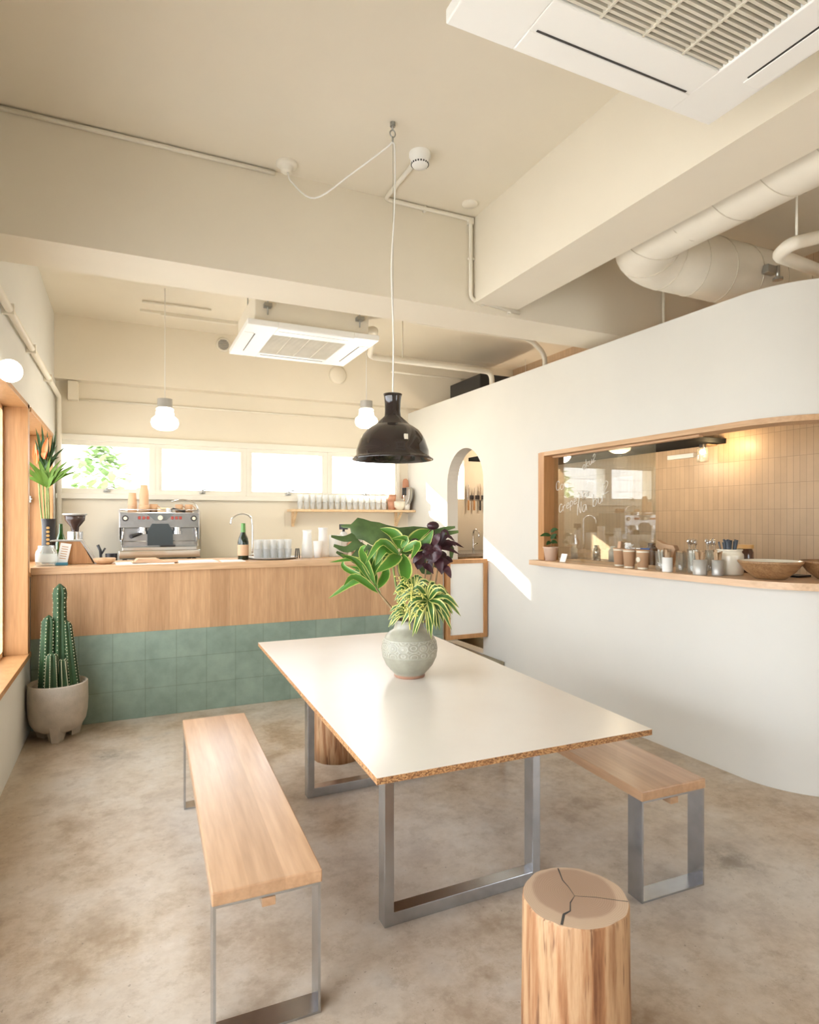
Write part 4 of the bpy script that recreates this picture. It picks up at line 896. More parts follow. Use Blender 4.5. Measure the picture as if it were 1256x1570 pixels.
# ------------------------------------------------------------------ things on the counter
CZ = 1.164
t = thing('tall_vase', (-0.545, 5.50, CZ), 'tall black vase with gold marks on the counter', 'vase')
m = MB(); m.lathe([(0, 0), (0.046, 0), (0.048, 0.02), (0.047, 0.10), (0.046, 0.30), (0.050, 0.345), (0.053, 0.35), (0.048, 0.35), (0.043, 0.30), (0.043, 0.05), (0, 0.03)]); m.build('body', BLACK, t)
m = MB()
for i in range(5): z = 0.15+i*0.03; m.box(-0.009, 0.009, -0.0495, -0.045, z, z+0.018, 0.002, rot=Matrix.Rotation(0.0, 3, 'Z')); m.box(-0.013, 0.013, -0.0495, -0.046, z+0.007, z+0.011)
m.build('gold_mark', GOLD, t)
RS = 4.743/940; O2 = Vector((-0.545, 5.50, 0))
def W(u, v, dp=0.0): return RV*((u-63)*RS)+FV*dp+Vector((0, 0, 1.5+(798-v)*RS-CZ))
def cplant(name, label): return thing(name, (O2.x, O2.y, CZ), label, 'cut flower', 'stems in the tall black vase')
t = cplant('heliconia', 'orange-flowered stems with narrow leaves in the tall black vase')
m = MB()
for p in (((62, 862), (55, 760), (54, 715)), ((64, 862), (60, 770), (62, 700)), ((60, 862), (50, 770), (48, 720))): m.tube(spline([W(*q) for q in p], 12), 0.006)
m.build('stem', STEM, t)
m = MB()
for a, b, w in (((53, 715), (52, 680), 7), ((66, 705), (71, 672), 9), ((64, 705), (69, 690), 8), ((55, 712), (56, 690), 6)): m.leaf([W(a[0], a[1], -.07), W((a[0]+b[0])/2+1, (a[1]+b[1])/2, -.09), W(b[0], b[1], -.08)], w*RS*.55, .5, 7, up=FA)
m.build('bract', ORANGE, t)
m = MB(); rnd = random.Random(3)
for b in ((43, 655), (52, 650), (46, 680), (74, 660), (90, 684), (42, 672), (47, 662), (55, 665), (58, 668), (61, 660), (65, 668), (82, 690), (80, 700), (76, 682), (40, 690), (44, 700), (70, 665), (49, 690), (62, 675)):
    m.leaf([W(58+rnd.uniform(-6, 6), 722), W((58+b[0])/2, (720+b[1])/2, rnd.uniform(-.05, .05)), W(*b)], 2.6*RS, .4, 7, up=FA)
m.build('leaf_blades', LEAFD, t)
t = cplant('philodendron_leaf', 'bright green finger-lobed leaf spreading from the tall black vase')
m = MB(); m.tube(spline([W(64, 862, -.01), W(66, 790, -.02), W(67, 745, -.04)], 10), 0.006); m.build('stem', STEM, t)
m = MB()
for b, w in (((28, 710), 6), ((25, 728), 5), ((40, 705), 6), ((56, 700), 6), ((74, 702), 6), ((86, 706), 6), ((98, 706), 6), ((108, 712), 5), ((118, 714), 5), ((112, 722), 5), ((100, 726), 6), ((50, 712), 5), ((80, 730), 8), ((66, 720), 7), ((92, 716), 6)):
    m.leaf([W(67, 746, -.04), W((67+b[0])/2+rnd.uniform(-2, 2), (742+b[1])/2, -.07), W(b[0], b[1], -.08+rnd.uniform(-.05, .05))], w*RS*.75, .15, 8, up=FA, prof=lambda u: (0.7+0.5*math.sin(PI*u))*(1-u*0.8) if u < 1 else 0.05)
m.build('blade', LEAFG, t)
def bottle(loc, r, h, mat, label, lab=None, foil=None):
    t = thing('bottle', loc, label, 'bottle')
    m = MB(); m.lathe([(0, 0), (r, 0), (r, h*0.5), (r*0.85, h*0.6), (r*0.42, h*0.76), (r*0.34, h*0.97), (r*0.38, h), (0, h)]); m.build('body', mat, t)
    if foil: m = MB(); m.lathe([(r*0.45, h*0.76), (r*0.40, h*0.985), (r*0.42, h*1.005), (0, h*1.01)]); m.build('foil', foil, t)
    if lab: m = MB(); m.lathe([(r*1.015, h*0.12), (r*1.015, h*0.42)], n=28); m.build('label', lab, t)
bottle((-0.47, 5.60, CZ), 0.036, 0.31, GGREEN, 'bright green bottle behind the card at the left of the counter')
bottle((0.910, 5.35, CZ), 0.045, 0.31, DGREEN, 'dark green wine bottle with paper label beside the tray of glasses', KRAFT, simple('green_foil', (0.12, 0.30, 0.08), 0.3))
t = thing('glass_jar', (-0.535, 5.25, CZ), 'wide clear glass jar in front of the tall black vase', 'jar')
m = MB(); m.lathe([(0, 0), (0.066, 0), (0.070, 0.01), (0.070, 0.105), (0.055, 0.125), (0.055, 0.15), (0.050, 0.15), (0.050, 0.125), (0.066, 0.10), (0.066, 0.012), (0, 0.012)]); m.build('body', GLASSJ, t)
m = MB(); m.lathe([(0.0712, 0.03), (0.0712, 0.09)]); m.build('label', GLASSW, t)
t = thing('sign_card', (-0.44, 5.26, CZ), 'small white card leaning on a blue clip on the counter', 'card')
M = Matrix.Rotation(-0.25, 3, 'X') @ Matrix.Rotation(0.18, 3, 'Y')
m = MB(); m.box(-0.036, 0.036, -0.002, 0.002, 0.02, 0.17, rot=M); m.build('card', PAPER, t)
m = MB()
for i in range(6): m.box(-0.022, 0.020, -0.0032, -0.002, 0.05+i*0.018, 0.056+i*0.018, rot=M)
m.build('print_lines', KRAFT, t); m = MB(); m.box(-0.04, 0.045, -0.03, 0.03, 0, 0.022, 0.004); m.build('clip', simple('teal_plastic', (0.05, 0.22, 0.32), 0.4), t)
t = thing('tablet_stand', (-0.36, 5.42, CZ), 'slanted wooden till stand with a tablet on the counter', 'till')
m = MB(); m.prism([(-0.10, 0.003), (0.13, 0.003), (0.045, 0.175), (-0.10, 0.175)], -0.085, 0.085, 'y'); o = m.build('stand', WOODZ, t); o.rotation_euler = (0, 0, 0.0)
m = MB(); m.hexa([(0.040, -0.10, 0.180), (0.150, -0.10, 0.0), (0.150, 0.11, 0.0), (0.040, 0.11, 0.180), (0.052, -0.10, 0.186), (0.162, -0.10, 0.004), (0.162, 0.11, 0.004), (0.052, 0.11, 0.186)]); m.build('tablet', GREYP, t)
MB().box(-0.16, 0.052, -0.10, 0.11, 0.176, 0.186, 0.003).build('lid', GREYP, t)
t = thing('wooden_dish', (-0.15, 5.30, CZ), 'shallow round wooden dish beside the till', 'dish')
m = MB(); m.lathe([(0, 0), (0.045, 0), (0.075, 0.02), (0.082, 0.04), (0.076, 0.046), (0.05, 0.03), (0, 0.024)], n=32); m.build('bowl', WOODL, t)
def menu(x, y, w, d, rz, label, k=3):
    t = thing('menu_sheet', (x, y, CZ), label, 'paper', 'papers on the counter', rz)
    MB().box(-w/2, w/2, -d/2, d/2, 0, 0.002*k).build('sheet', PAPER, t)
menu(0.03, 5.26, 0.21, 0.28, 0.1, 'white sheet on the counter right of the wooden dish')
menu(0.20, 5.24, 0.30, 0.28, -0.05, 'white sheet under the flat brown paper bag')
menu(0.52, 5.26, 0.30, 0.26, 0.06, 'open white menu on the counter in front of the coffee machine', 4); menu(0.80, 5.22, 0.18, 0.21, 0.0, 'white sheet on the counter at the foot of the wine bottle')
t = thing('paper_bag', (0.20, 5.24, CZ+0.006), 'flat brown paper bag lying in front of the coffee machine', 'paper bag', None, 0.05)
m = MB(); m.box(-0.16, 0.17, -0.09, 0.09, 0, 0.014, 0.004); m.prism([(-0.14, 0.014), (0.06, 0.014), (0.02, 0.034), (-0.12, 0.034)], -0.08, 0.08, 'y'); m.build('bag', KRAFT, t)
# tray of tumblers
t = thing('round_tray', (1.169, 5.40, CZ), 'flat round tray carrying the block of tumblers', 'tray')
m = MB(); m.lathe([(0, 0), (0.18, 0), (0.215, 0.012), (0.22, 0.018), (0.21, 0.018), (0.178, 0.008), (0, 0.008)], n=40); m.build('plate', GREYC, t)
gm = MB(); gm.lathe([(0.024, 0), (0.031, 0.08), (0.029, 0.08), (0.0225, 0.004), (0, 0.004)], n=14)
g0 = None
def copies(first, locs, labels=None):
    out = [first]
    first.location = locs[0]
    for l in locs[1:]: c_ = copy_tree(first); c_.location = l; out.append(c_)
    if labels:
        for o, lb in zip(out, labels): o['label'] = lb
    return out
glocs = [(1.169-0.13+i*0.065, 5.35+j*0.066, CZ+0.0085+k*0.0805) for k in range(2) for j in range(2) for i in range(5)]
g = gm.build('tumbler', GLASSW); tag(g, 'clear tumbler in the stacked block on the round tray', 'glass', 'tumblers on the round tray'); copies(g, glocs)
g = bpy.data.objects.new('tumbler', g.data); C.objects.link(g); tag(g, 'clear glass stacked on the wall shelf under the back window', 'glass', 'glasses on the wall shelf')
copies(g, [(1.76+i*0.072, 6.70+j*0.0, 1.6265+k*0.0805) for k in range(2) for i in range(15) for j in (0,)])
# jugs, cups beside tray
def jug(loc, r, h, label, mat):
    t = thing('water_jug', loc, label, 'jug', 'white jugs on the counter')
    m = MB(); m.lathe([(0, 0), (r, 0), (r*1.02, h*0.1), (r*0.75, h*0.72), (r*0.72, h*0.9), (r*0.8, h), (r*0.76, h), (r*0.68, h*0.9), (r*0.9, h*0.1), (0, h*0.03)], n=24); m.build('body', mat, t)
jug((1.482, 5.40, CZ), 0.052, 0.25, 'frosted white jug, first right of the tumblers', GLASSW)
jug((1.655, 5.48, CZ), 0.055, 0.27, 'tallest frosted white jug near the plant', PAPER)
t = thing('paper_cup_stack', (1.575, 5.38, CZ), 'low stack of white cups between the two jugs', 'cup stack'); m = MB(); m.lathe(cup_prof(0.035, 0.042, 0.15)); m.build('cups', PAPER, t)
t = thing('clear_jug', (1.78, 5.50, CZ), 'pale glass canister behind the large plant', 'canister'); m = MB(); m.lathe(cup_prof(0.06, 0.06, 0.20)); m.build('body', GLASSW, t)
t = thing('serving_tongs', (1.375, 5.33, CZ), 'small steel tongs upright beside the tumblers', 'tongs')
for s_ in (-1, 0, 1): MB().tube([(s_*0.02, 0, 0.002), (s_*0.012, 0.0, 0.09)], 0.005, 6).build('arm', BLACK, t)
t = thing('pump_bottle', (1.895, 5.60, CZ), 'pump bottle with black top behind the large leaf', 'bottle')
m = MB(); m.lathe([(0, 0), (0.045, 0), (0.045, 0.18), (0.03, 0.22), (0.02, 0.23), (0, 0.23)]); m.build('body', PAPER, t); m = MB(); m.cyl((0, 0, 0), 0.042, 0.25, 0.30); m.cyl((0, 0, 0), 0.012, 0.23, 0.25); m.build('pump', BLACK, t)
t = thing('coffee_jug', (2.02, 5.55, CZ), 'steel and brown coffee jug glimpsed through the big leaf', 'jug')
m = MB(); m.lathe([(0, 0), (0.06, 0), (0.065, 0.08), (0.045, 0.17), (0.04, 0.19), (0, 0.19)]); m.build('body', CHROME, t); m = MB(); m.tube(spline([(-0.06, 0, 0.04), (-0.10, 0, 0.09), (-0.05, 0, 0.15)], 8), 0.012); m.build('handle', TERRA, t)
t = thing('sink_tap', (1.12, 6.35, 1.10), 'chrome swan-neck tap behind the wine bottle', 'tap')
m = MB(); m.tube(spline([(0.05, 0, 0), (0.05, 0, 0.36), (0.02, 0, 0.445), (-0.07, 0, 0.465), (-0.15, 0, 0.42), (-0.165, 0, 0.36)], 26), 0.010); m.build('spout', CHROME, t); m = MB(); m.cyl((0.05, 0, 0), 0.025, 0, 0.05); m.tube([(0.05, 0, 0.06), (0.12, 0, 0.09)], 0.008); m.build('base', CHROME, t)

# espresso machine
t = thing('espresso_machine', (0.29, 6.15, 1.10), 'polished two-group espresso machine on the back counter', 'coffee machine')
MB().box(-0.34, 0.34, 0.06, 0.56, 0.20, 0.47, 0.012).build('body', STEEL, t)
MB().box(-0.345, 0.345, 0.0, 0.10, 0.33, 0.475, 0.006).build('front_panel', STEEL, t)
MB().box(-0.35, 0.35, -0.06, 0.55, 0.05, 0.125, 0.008).build('base', CHROME, t)
MB().box(-0.32, 0.32, -0.04, 0.20, 0.125, 0.155, 0.004).build('drip_tray', CHROME, t)
MB().box(-0.33, 0.33, 0.07, 0.10, 0.155, 0.33).build('splashback', STEEL, t)
m = MB(); m.prism([(-0.11, 0.17), (0.11, 0.17), (0.11, 0.30), (0.07, 0.37), (-0.07, 0.37), (-0.11, 0.30)], -0.012, 0.06, 'y'); m.build('dark_panel', simple('slate_panel', (0.05, 0.065, 0.075), 0.35), t)
m = MB(); m.prism([(-0.12, 0.468), (0.12, 0.468), (0.05, 0.40), (-0.05, 0.40)], -0.006, 0.01, 'y'); m.build('badge_plate', simple('dusk_panel', (0.14, 0.16, 0.17), 0.35), t)
m = MB(); m.cyl((0, -0.006, 0.425), 0.022, 0, 0.012, M=Matrix.Rotation(PI/2, 3, 'X')); m.build('badge', CREAM, t)
for s_ in (-1, 1):
    for i in range(3): MB().box(s_*(0.105+i*0.036)-0.012, s_*(0.105+i*0.036)+0.012, -0.008, 0.002, 0.41, 0.438, 0.002).build('button', RED, t)
    g_ = MB(); g_.cyl((s_*0.295, -0.004, 0.42), 0.026, 0, 0.012, M=Matrix.Rotation(PI/2, 3, 'X')); go = g_.build('gauge', BLACK, t)
    g_ = MB(); g_.cyl((s_*0.295, -0.0165, 0.42), 0.016, 0, 0.003, M=Matrix.Rotation(PI/2, 3, 'X')); g_.build('dial', CREAM, go)
    g_ = MB(); g_.cyl((s_*0.15, 0.02, 0), 0.035, 0.28, 0.335); g_.cyl((s_*0.15, 0.02, 0), 0.042, 0.275, 0.30); g_.build('group_head', CHROME, t)
    g_ = MB(); g_.tube([(s_*0.31, 0.0, 0.33), (s_*0.315, -0.03, 0.28), (s_*0.325, -0.03, 0.16)], 0.007); g_.build('steam_wand', CHROME, t)
    m = MB(); m.box(s_*0.345-0.004, s_*0.345+0.004, 0.0, 0.5, 0.22, 0.50, 0.002); m.build('side_panel', GREYC, t)
    for y in (0.02, 0.5): m = MB(); m.cyl((s_*0.30, y, 0), 0.02, 0, 0.05, 12); m.build('foot', BLACK, t)
m = MB(); m.tube([(-0.15, 0.0, 0.285), (-0.25, -0.10, 0.255)], [0.012, 0.019]); m.build('portafilter', BLACK, t)
for y in (0.02, 0.5): MB().tube([(-0.34, y, 0.50), (0.34, y, 0.50)], 0.004, 6).build('cup_rail', CHROME, t)
m = MB(); m.tube(spline([(0.34, 0.02, 0.50), (0.30, 0.02, 0.57), (0.2, 0.02, 0.60), (0.10, 0.02, 0.58)], 12), 0.005, 6); m.build('cup_rail', CHROME, t)
MB().box(0.0, 0.13, -0.035, 0.02, 0.156, 0.172, 0.004).build('cloth', BLACK, t)
def stack(x, y, z, n, label, r=0.040):
    t = thing('paper_cup_stack', (x, y, z), label, 'cup stack', 'brown paper cups on the coffee machine')
    for i in range(n):
        m = MB(); m.lathe([(r, i*0.0125), (r*1.03, i*0.0125+0.004), (r, i*0.0125+0.007), (r*0.98, i*0.0125+0.0125)], n=20)
        m.build('cup_rim', KRAFT, t)
    m = MB(); z1 = n*0.0125; m.lathe([(r*0.98, z1), (r*0.78, z1+0.085), (0, z1+0.085)], n=20); m.build('cup', KRAFT, t)
stack(0.055, 6.30, 1.572, 8, 'shorter stack of brown paper cups on the left of the coffee machine'); stack(0.155, 6.28, 1.572+0.075, 8, 'taller stack of brown paper cups on the coffee machine')
tag(MB().lathe(cup_prof(0.052, 0.045, 0.0745), (0, 0, 0)).build('paper_cup', KRAFT), 'pale cup under the taller stack of brown cups', 'cup').location = (0.155, 6.28, 1.572)
for i, (x, y, lb) in enumerate(((0.24, 6.34, 'small brown mug behind the wooden box on the coffee machine'), (0.47, 6.36, 'brown mug on the coffee machine, left of two'), (0.56, 6.36, 'brown mug on the coffee machine, right of two'))):
    t = thing('mug', (x, y, 1.571), lb, 'mug', 'brown mugs on the coffee machine'); m = MB(); m.lathe(cup_prof(0.032, 0.037, 0.085)); m.build('body', KRAFT, t); m = MB(); m.tube(spline([(0.035, 0, 0.02), (0.06, 0, 0.045), (0.036, 0, 0.07)], 8), 0.005); m.build('handle', KRAFT, t)
tag(MB().box(-0.06, 0.06, -0.04, 0.04, 0, 0.05, 0.006).build('wooden_box', STICK), 'small pale wooden box among the cups on the coffee machine', 'box').location = (0.33, 6.27, 1.571)
t = thing('portafilter', (0.42, 6.22, 1.572), 'spare portafilter with black handle lying on the coffee machine', 'portafilter')
m = MB(); m.cyl((-0.05, 0, 0), 0.032, 0.0, 0.04); m.build('basket', CHROME, t); m = MB(); m.tube([(-0.02, -0.02, 0.04), (0.09, -0.05, 0.012)], [0.010, 0.012]); m.build('handle', BLACK, t)
# grinder
t = thing('coffee_grinder', (-0.415, 6.25, 1.10), 'small coffee grinder with black hopper in the back left corner', 'grinder')
m = MB(); m.cyl((0, 0, 0), 0.065, 0, 0.30); m.build('body', CHROME, t)
m = MB(); m.lathe([(0.03, 0.30), (0.035, 0.34), (0.08, 0.40), (0.085, 0.445), (0, 0.445)]); m.build('hopper', simple('smoked_plastic', (0.05, 0.03, 0.025), 0.1), t)
m = MB(); m.lathe([(0, 0.445), (0.088, 0.445), (0.1, 0.452), (0.1, 0.462), (0, 0.465)]); m.build('lid', GREYC, t)
t = thing('tamper_set', (-0.17, 6.2, 1.10), 'black tamper set beside the coffee machine', 'tamper set')
m = MB(); m.cyl((0.05, 0, 0), 0.05, 0, 0.10); m.build('box', BLACK, t)
m = MB(); m.tube([(-0.03, 0, 0.0), (-0.04, 0, 0.13), (-0.06, 0, 0.18)], 0.012); m.tube([(-0.04, 0, 0.08), (0.0, 0, 0.15)], 0.008); m.build('arm', BLACK, t)

# ------------------------------------------------------------------ wall shelf
t = thing('wall_shelf', (2.4, 6.75, 1.60), 'pale wooden shelf on two brackets under the right back windows', 'shelf')
ch(MB().box(1.647, 3.145, 6.62, 6.845, 1.598, 1.625, 0.003), 'board', WOODK, t)
for x in (1.71, 2.98):
    m = MB(); m.box(x-.015, x+.015, 6.82, 6.848, 1.43, 1.598); m.hexa([(x-.01, 6.82, 1.44), (x+.01, 6.82, 1.44), (x+.01, 6.84, 1.44), (x-.01, 6.84, 1.44), (x-.01, 6.65, 1.598), (x+.01, 6.65, 1.598), (x+.01, 6.68, 1.598), (x-.01, 6.68, 1.598)]); ch(m, 'bracket', WOODK, t)
SZ = 1.626
t = thing('clay_pot', (2.875, 6.72, SZ), 'two terracotta cups stacked at the left of the shelf bowls', 'pot'); m = MB(); m.lathe(cup_prof(0.04, 0.05, 0.10)); m.lathe(cup_prof(0.045, 0.055, 0.08), (0, 0, 0.10)); m.build('body', TERRA, t)
t = thing('bowl', (2.95, 6.66, SZ), 'speckled cream bowl on the wall shelf', 'bowl'); m = MB(); m.lathe([(0, 0), (0.04, 0), (0.065, 0.04), (0.07, 0.10), (0.063, 0.10), (0.055, 0.04), (0, 0.01)]); m.build('body', CREAM, t)
t = thing('utensil_cup', (3.045, 6.68, SZ), 'white cup holding a black spatula on the wall shelf', 'cup'); m = MB(); m.lathe(cup_prof(0.042, 0.05, 0.095)); m.build('body', PAPER, t)
t = thing('spatula', (3.03, 6.68, SZ+0.005), 'black spatula standing in the white cup', 'spatula'); m = MB(); m.tube([(0, 0, 0.0), (-0.01, 0, 0.18)], 0.006, 6); m.build('handle', WOODZ, t); MB().box(-0.035, 0.02, -0.005, 0.005, 0.17, 0.26, 0.005).build('blade', BLACK, t)
t = thing('cutting_board', (3.09, 6.80, SZ), 'brown paddle board leaning behind the plates on the shelf', 'board'); m = MB(); m.prism([(-0.04, 0), (0.045, 0), (0.05, 0.25), (0.04, 0.36), (0.015, 0.385), (-0.015, 0.38), (-0.03, 0.35)], 0, 0.014, 'y'); m.build('board', TERRA, t)
for i in range(3):
    o = tag(MB().lathe([(0, 0), (0.07, 0), (0.14, 0.02), (0.14, 0.025), (0.07, 0.008), (0, 0.008)], M=Matrix.Rotation(-PI/2+0.28, 3, 'Y') @ Matrix.Rotation(0, 3, 'X'), sx=1, n=32).build('plate', (GREYC, CREAM, GREYC)[i]), ('grey plate in front of the leaning plates on the shelf', 'pale plate in the middle of the leaning plates', 'grey plate nearest the wall on the shelf')[i], 'plate', 'plates leaning on the wall shelf')
    o.location = (3.075+i*0.018, 6.74, SZ+0.137)

# ------------------------------------------------------------------ things on the serving shelf
HZ = 1.1635
t = thing('potted_plant', (3.235, 4.17, HZ), 'small leafy plant in a clear pot at the left end of the hatch', 'plant')
m = MB(); m.lathe([(0, 0), (0.045, 0), (0.060, 0.105), (0.066, 0.11), (0.064, 0.116), (0.057, 0.108), (0.043, 0.004)]); m.build('pot', simple('cloudy_pot', (0.72, 0.55, 0.44), 0.3), t)
m = MB(); m.lathe([(0.056, 0.10), (0, 0.105)]); m.build('soil', TERRA, t)
m = MB(); m.tube(spline([(0, 0, 0.1), (0.01, 0, 0.16), (-0.005, 0, 0.25)], 8), 0.004, 6); m.build('stem', STEMB, t)
m = MB()
for p, q in (((0, 0, 0.21), (-0.09, 0.03, 0.205)), ((0, 0, 0.24), (0.04, -0.05, 0.26)), ((0, 0, 0.20), (0.04, -0.03, 0.18)), ((0, 0, 0.15), (-0.045, 0.0, 0.13)), ((0, 0, 0.15), (0.05, -0.03, 0.145)), ((0, 0, 0.18), (0.03, -0.05, 0.22))):
    p = Vector(p); q = Vector(q); m.leaf([p, (p+q)/2+Vector((0, 0, .01)), q], 0.017, .2, 8, up=FA)
m.build('foliage', LEAFD, t)
t = thing('price_card', (3.205, 3.98, HZ), 'small white card standing on the hatch shelf beside the pot', 'card'); m = MB(); m.box(-0.003, 0.0, -0.035, 0.035, 0, 0.07, rot=Matrix.Rotation(0.35, 3, 'Y')); m.build('card', PAPER, t)
def paper_cup(x, y, lb, mat=KRAFTD, fill=None):
    t = thing('paper_cup', (x, y, HZ), lb, 'cup', 'brown paper cups on the hatch shelf')
    m = MB(); m.lathe([(0, 0), (0.034, 0), (0.044, 0.128), (0.047, 0.131), (0.045, 0.135), (0.041, 0.131), (0.032, 0.006), (0, 0.006)]); m.build('body', mat, t)
    m = MB(); m.lathe([(0.0346, 0.002), (0.0360, 0.014)]); m.build('base_band', CREAM, t)
    m = MB(); m.lathe([(0.0436, 0.116), (0.0448, 0.126)]); m.build('rim_band', CREAM, t)
    if fill == 'sugar':
        m = MB(); r_ = random.Random(2)
        for i in range(26): m.box(-0.013, 0.013, -0.008, 0.008, -0.002, 0.002, rot=Matrix.Rotation(r_.uniform(0, 6), 3, 'Z') @ Matrix.Rotation(r_.uniform(-1.2, 1.2), 3, 'X')); vs = list(m.bm.verts)[-8:]; off = Vector((r_.uniform(-.024, .024), r_.uniform(-.024, .024), r_.uniform(0.125, 0.175))); [setattr(v, 'co', v.co+off) for v in vs]
        m.build('sugar_packets', PAPER, t)
    if fill == 'logo': m = MB(); m.cyl((-0.0405, 0.0, 0.068), 0.018, 0, 0.004, M=Matrix.Rotation(-PI/2, 3, 'Y')); m.build('round_mark', CREAM, t)
    if fill == 'kraft':
        m = MB(); m.box(-0.025, 0.02, -0.015, 0.015, 0.03, 0.18, rot=Matrix.Rotation(0.15, 3, 'Y')); m.build('napkin', KRAFT, t)
    return t
paper_cup(3.30, 3.45, 'brown paper cup on the shelf, leftmost beside the glass', fill='kraft')
paper_cup(3.235, 3.285, 'brown paper cup heaped with white packets', fill='sugar')
paper_cup(3.235, 3.160, 'brown paper cup with round mark and a pen across its top', fill='logo')
t = thing('pen', (3.235, 3.16, HZ+0.1355), 'blue and white pen lying across a paper cup', 'pen')
m = MB(); m.tube([(0, -0.06, 0.006), (0, 0.02, 0.006)], 0.005, 8); m.build('barrel', BLUE, t); m = MB(); m.tube([(0, 0.02, 0.006), (0, 0.06, 0.006)], 0.0045, 8); m.build('cap', PAPER, t)
def holder(x, y, r, h, lb, mat, items, n=6, hi=0.06, cat='cup', imat=STICK, seed=1, w=0.006):
    r *= 1.12; h *= 1.12; n += 2
    t = thing('utensil_holder', (x, y, HZ), lb, cat)
    m = MB(); m.lathe([(0, 0), (r*0.96, 0), (r, 0.006), (r, h), (r*0.93, h), (r*0.90, 0.008), (0, 0.008)]); m.build('body', mat, t)
    r_ = random.Random(seed)
    for i in range(n):
        a = 2*PI*i/n+r_.uniform(-.3, .3); k = r*0.55; q = Vector((k*math.cos(a)*1.3, k*math.sin(a)*1.3, h+hi*r_.uniform(.6, 1))); p = Vector((k*math.cos(a)*.5, k*math.sin(a)*.5, 0.012))
        s_ = thing(items, (x, y, HZ), '%s standing in the %s' % ({'stir_stick': 'pale wooden stick', 'spoon': 'steel spoon', 'straw': 'white paper straw', 'fork': 'dark handled cutlery piece'}[items], lb), {'stir_stick': 'stick', 'spoon': 'spoon', 'straw': 'straw', 'fork': 'cutlery'}[items], items.replace('_', ' ')+'s in the '+lb)
        m = MB()
        if items == 'spoon': m.tube([p, q], 0.0025, 6); m.ball(q+Vector((0, 0, .014)), 0.016, 10, 1.2, 0.9, 0.3)
        elif items == 'fork': m.tube([p, q], [0.004, 0.007], 6)
        elif items == 'straw': m.tube([p, q], 0.004, 8)
        else:
            d = (q-p); m.leaf([p, (p+q)/2, q], w, 0.0, 3, prof=lambda u: 1, up=(math.cos(a), math.sin(a), 0)); 
            for v in list(m.bm.verts): pass
            bmesh.ops.solidify(m.bm, geom=list(m.bm.faces), thickness=0.0015)
        m.build('shaft', imat, s_)
holder(3.29, 3.04, 0.040, 0.115, 'clear tumbler of straws', GLASSJ, 'straw', 5, 0.012, imat=PAPER, seed=4)
holder(3.22, 2.935, 0.029, 0.085, 'small white cup of wooden sticks', PAPER, 'stir_stick', 6, 0.06, seed=5, w=0.009)
holder(3.30, 2.895, 0.030, 0.115, 'narrow glass of wooden sticks', GLASSJ, 'stir_stick', 6, 0.01, seed=6, w=0.009)
holder(3.42, 2.91, 0.030, 0.13, 'tall glass of spoons', GLASSJ, 'spoon', 4, 0.05, imat=CHROME, seed=7)
holder(3.30, 2.80, 0.030, 0.115, 'glass of white straws', GLASSJ, 'straw', 6, 0.02, imat=PAPER, seed=8)
holder(3.42, 2.77, 0.030, 0.13, 'rear glass of teaspoons', GLASSJ, 'spoon', 4, 0.05, imat=CHROME, seed=17)
holder(3.225, 2.688, 0.037, 0.085, 'ribbed grey tumbler of wooden sticks, left one', GREYC, 'stir_stick', 7, 0.06, seed=9, w=0.008)
holder(3.285, 2.610, 0.030, 0.085, 'ribbed grey tumbler of wooden sticks, right one', GREYC, 'stir_stick', 7, 0.065, seed=10, w=0.009)
t = thing('pouch', (3.41, 3.10, HZ), 'brown folded pouch behind the straws on the shelf', 'pouch')
m = MB(); m.prism([(0.085, 0.20), (0.03, 0.175), (-0.06, 0.165), (-0.075, 0.14), (-0.02, 0.0), (0.05, 0.0)], -0.02, 0.02, 'x'); m.build('pouch', KRAFTD, t)
t = thing('crock', (3.42, 2.633, HZ), 'large cream stoneware crock on the hatch shelf', 'crock')
m = MB(); m.lathe([(0, 0), (0.074, 0), (0.079, 0.008), (0.080, 0.115), (0.078, 0.128), (0.070, 0.136), (0.068, 0.145), (0.074, 0.150), (0.074, 0.158), (0.068, 0.158), (0.064, 0.14), (0.070, 0.11), (0.07, 0.02), (0, 0.015)], n=40); m.build('body', CREAM, t)
r_ = random.Random(21)
for i in range(22):
    a = r_.uniform(0, 2*PI); k = r_.uniform(0.01, 0.046); s_ = thing('fork', (3.42, 2.633, HZ), 'dark handled cutlery in the cream crock', 'cutlery', 'cutlery in the cream crock')
    m = MB(); p = Vector((k*math.cos(a)*.5, k*math.sin(a)*.5, 0.02)); q = Vector((k*math.cos(a)*1.35, k*math.sin(a)*1.35, 0.205+r_.uniform(-.012, .015)))
    m.tube([p, p.lerp(q, .7), q], [0.002, 0.004, 0.0065], 6); m.build('handle', (simple('slate_handle', (0.08, 0.10, 0.13), 0.3) if 'slate_handle' not in MATS else MATS['slate_handle']), s_)
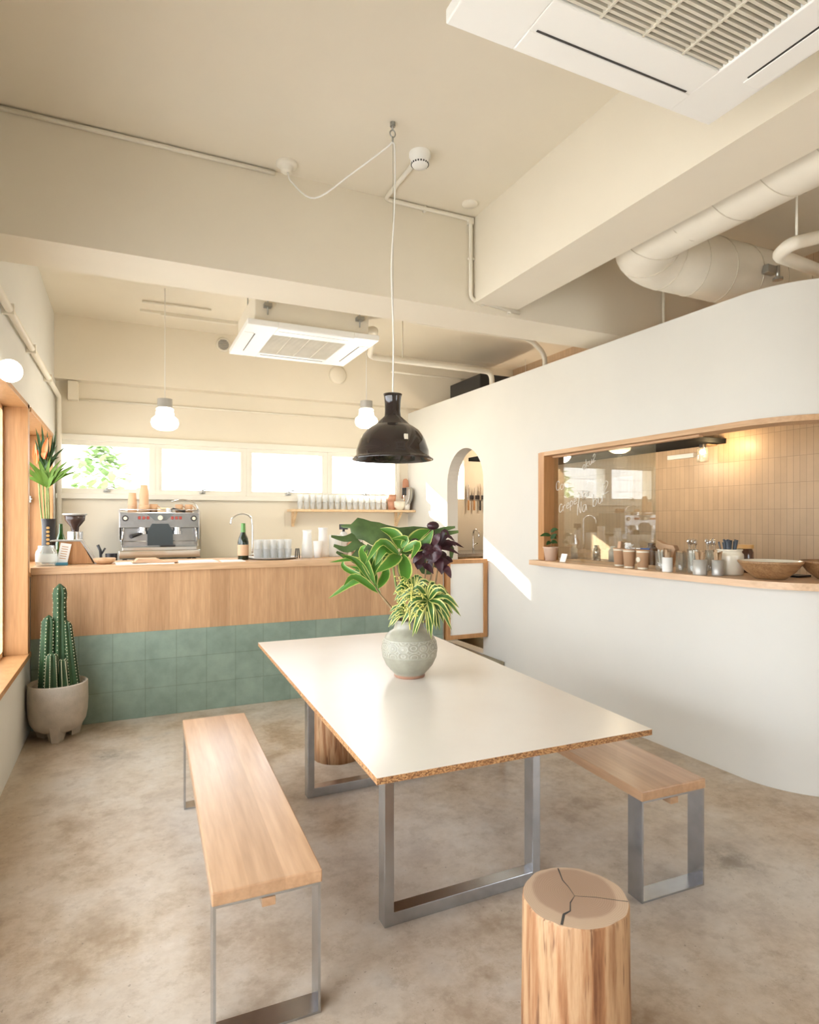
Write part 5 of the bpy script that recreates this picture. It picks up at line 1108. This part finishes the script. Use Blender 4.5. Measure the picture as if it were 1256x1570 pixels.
def wbowl(x, y, lb, inner):
    t = thing('wooden_bowl', (x, y, HZ), lb, 'bowl', 'large wooden bowls on the hatch shelf')
    m = MB(); m.lathe([(0, 0), (0.075, 0), (0.085, 0.006), (0.13, 0.045), (0.165, 0.092), (0.170, 0.104), (0.163, 0.105)], n=48); m.build('shell', WOODBW, t)
    m = MB(); m.lathe([(0.164, 0.1045), (0.155, 0.088), (0.12, 0.045), (0.075, 0.015), (0, 0.012)], n=48); m.build('inside', inner, t)
wbowl(3.38, 2.34, 'large wooden bowl with white inside next to the crock', CREAM); wbowl(3.68, 2.17, 'second wooden bowl, cut by the right edge of the view', WOODBW)
t = thing('small_tray', (3.66, 2.36, HZ), 'small black tray between the two wooden bowls', 'tray'); MB().box(-0.08, 0.05, -0.05, 0.05, 0, 0.012, 0.003).build('tray', BLACK, t)
# shelf extension inside the kitchen for jars
t = thing('kitchen_worktop', (3.9, 3.3, 1.10), 'worktop inside the kitchen behind the hatch shelf', 'worktop')
ch(MB().box(3.62, 3.95, 2.62, 4.9, 1.11, 1.15, 0.003), 'board', STEEL, t)
for y in (2.7, 4.8): ch(MB().box(3.7, 3.76, y-.03, y+.03, 0.19, 1.11), 'leg', STEEL, t)
t = thing('storage_jar', (3.72, 2.76, 1.15), 'brown glass jar with wooden lid behind the crock', 'jar')
m = MB(); m.lathe([(0, 0), (0.055, 0), (0.06, 0.01), (0.06, 0.14), (0.05, 0.165)]); m.build('body', BROWNG, t); m = MB(); m.cyl((0, 0, 0), 0.06, 0.165, 0.19); m.build('lid', GOLD, t)
for i, (y, r, h, mt, lb) in enumerate(((4.55, .03, .12, PAPER, 'small white figure-like bottle inside the kitchen'), (4.25, .035, .13, CHROME, 'steel shaker inside the kitchen behind the glass'), (4.05, .035, .13, PAPER, 'white canister inside the kitchen behind the glass'), (3.62, .05, .17, BROWNG, 'dark jar inside the kitchen beside the cups'))):
    t = thing('kitchen_jar', (3.80, y, 1.15), lb, 'jar'); m = MB(); m.lathe([(0, 0), (r, 0), (r, h*.7), (r*.6, h*.85), (r*.6, h), (0, h)]); m.build('body', mt, t)
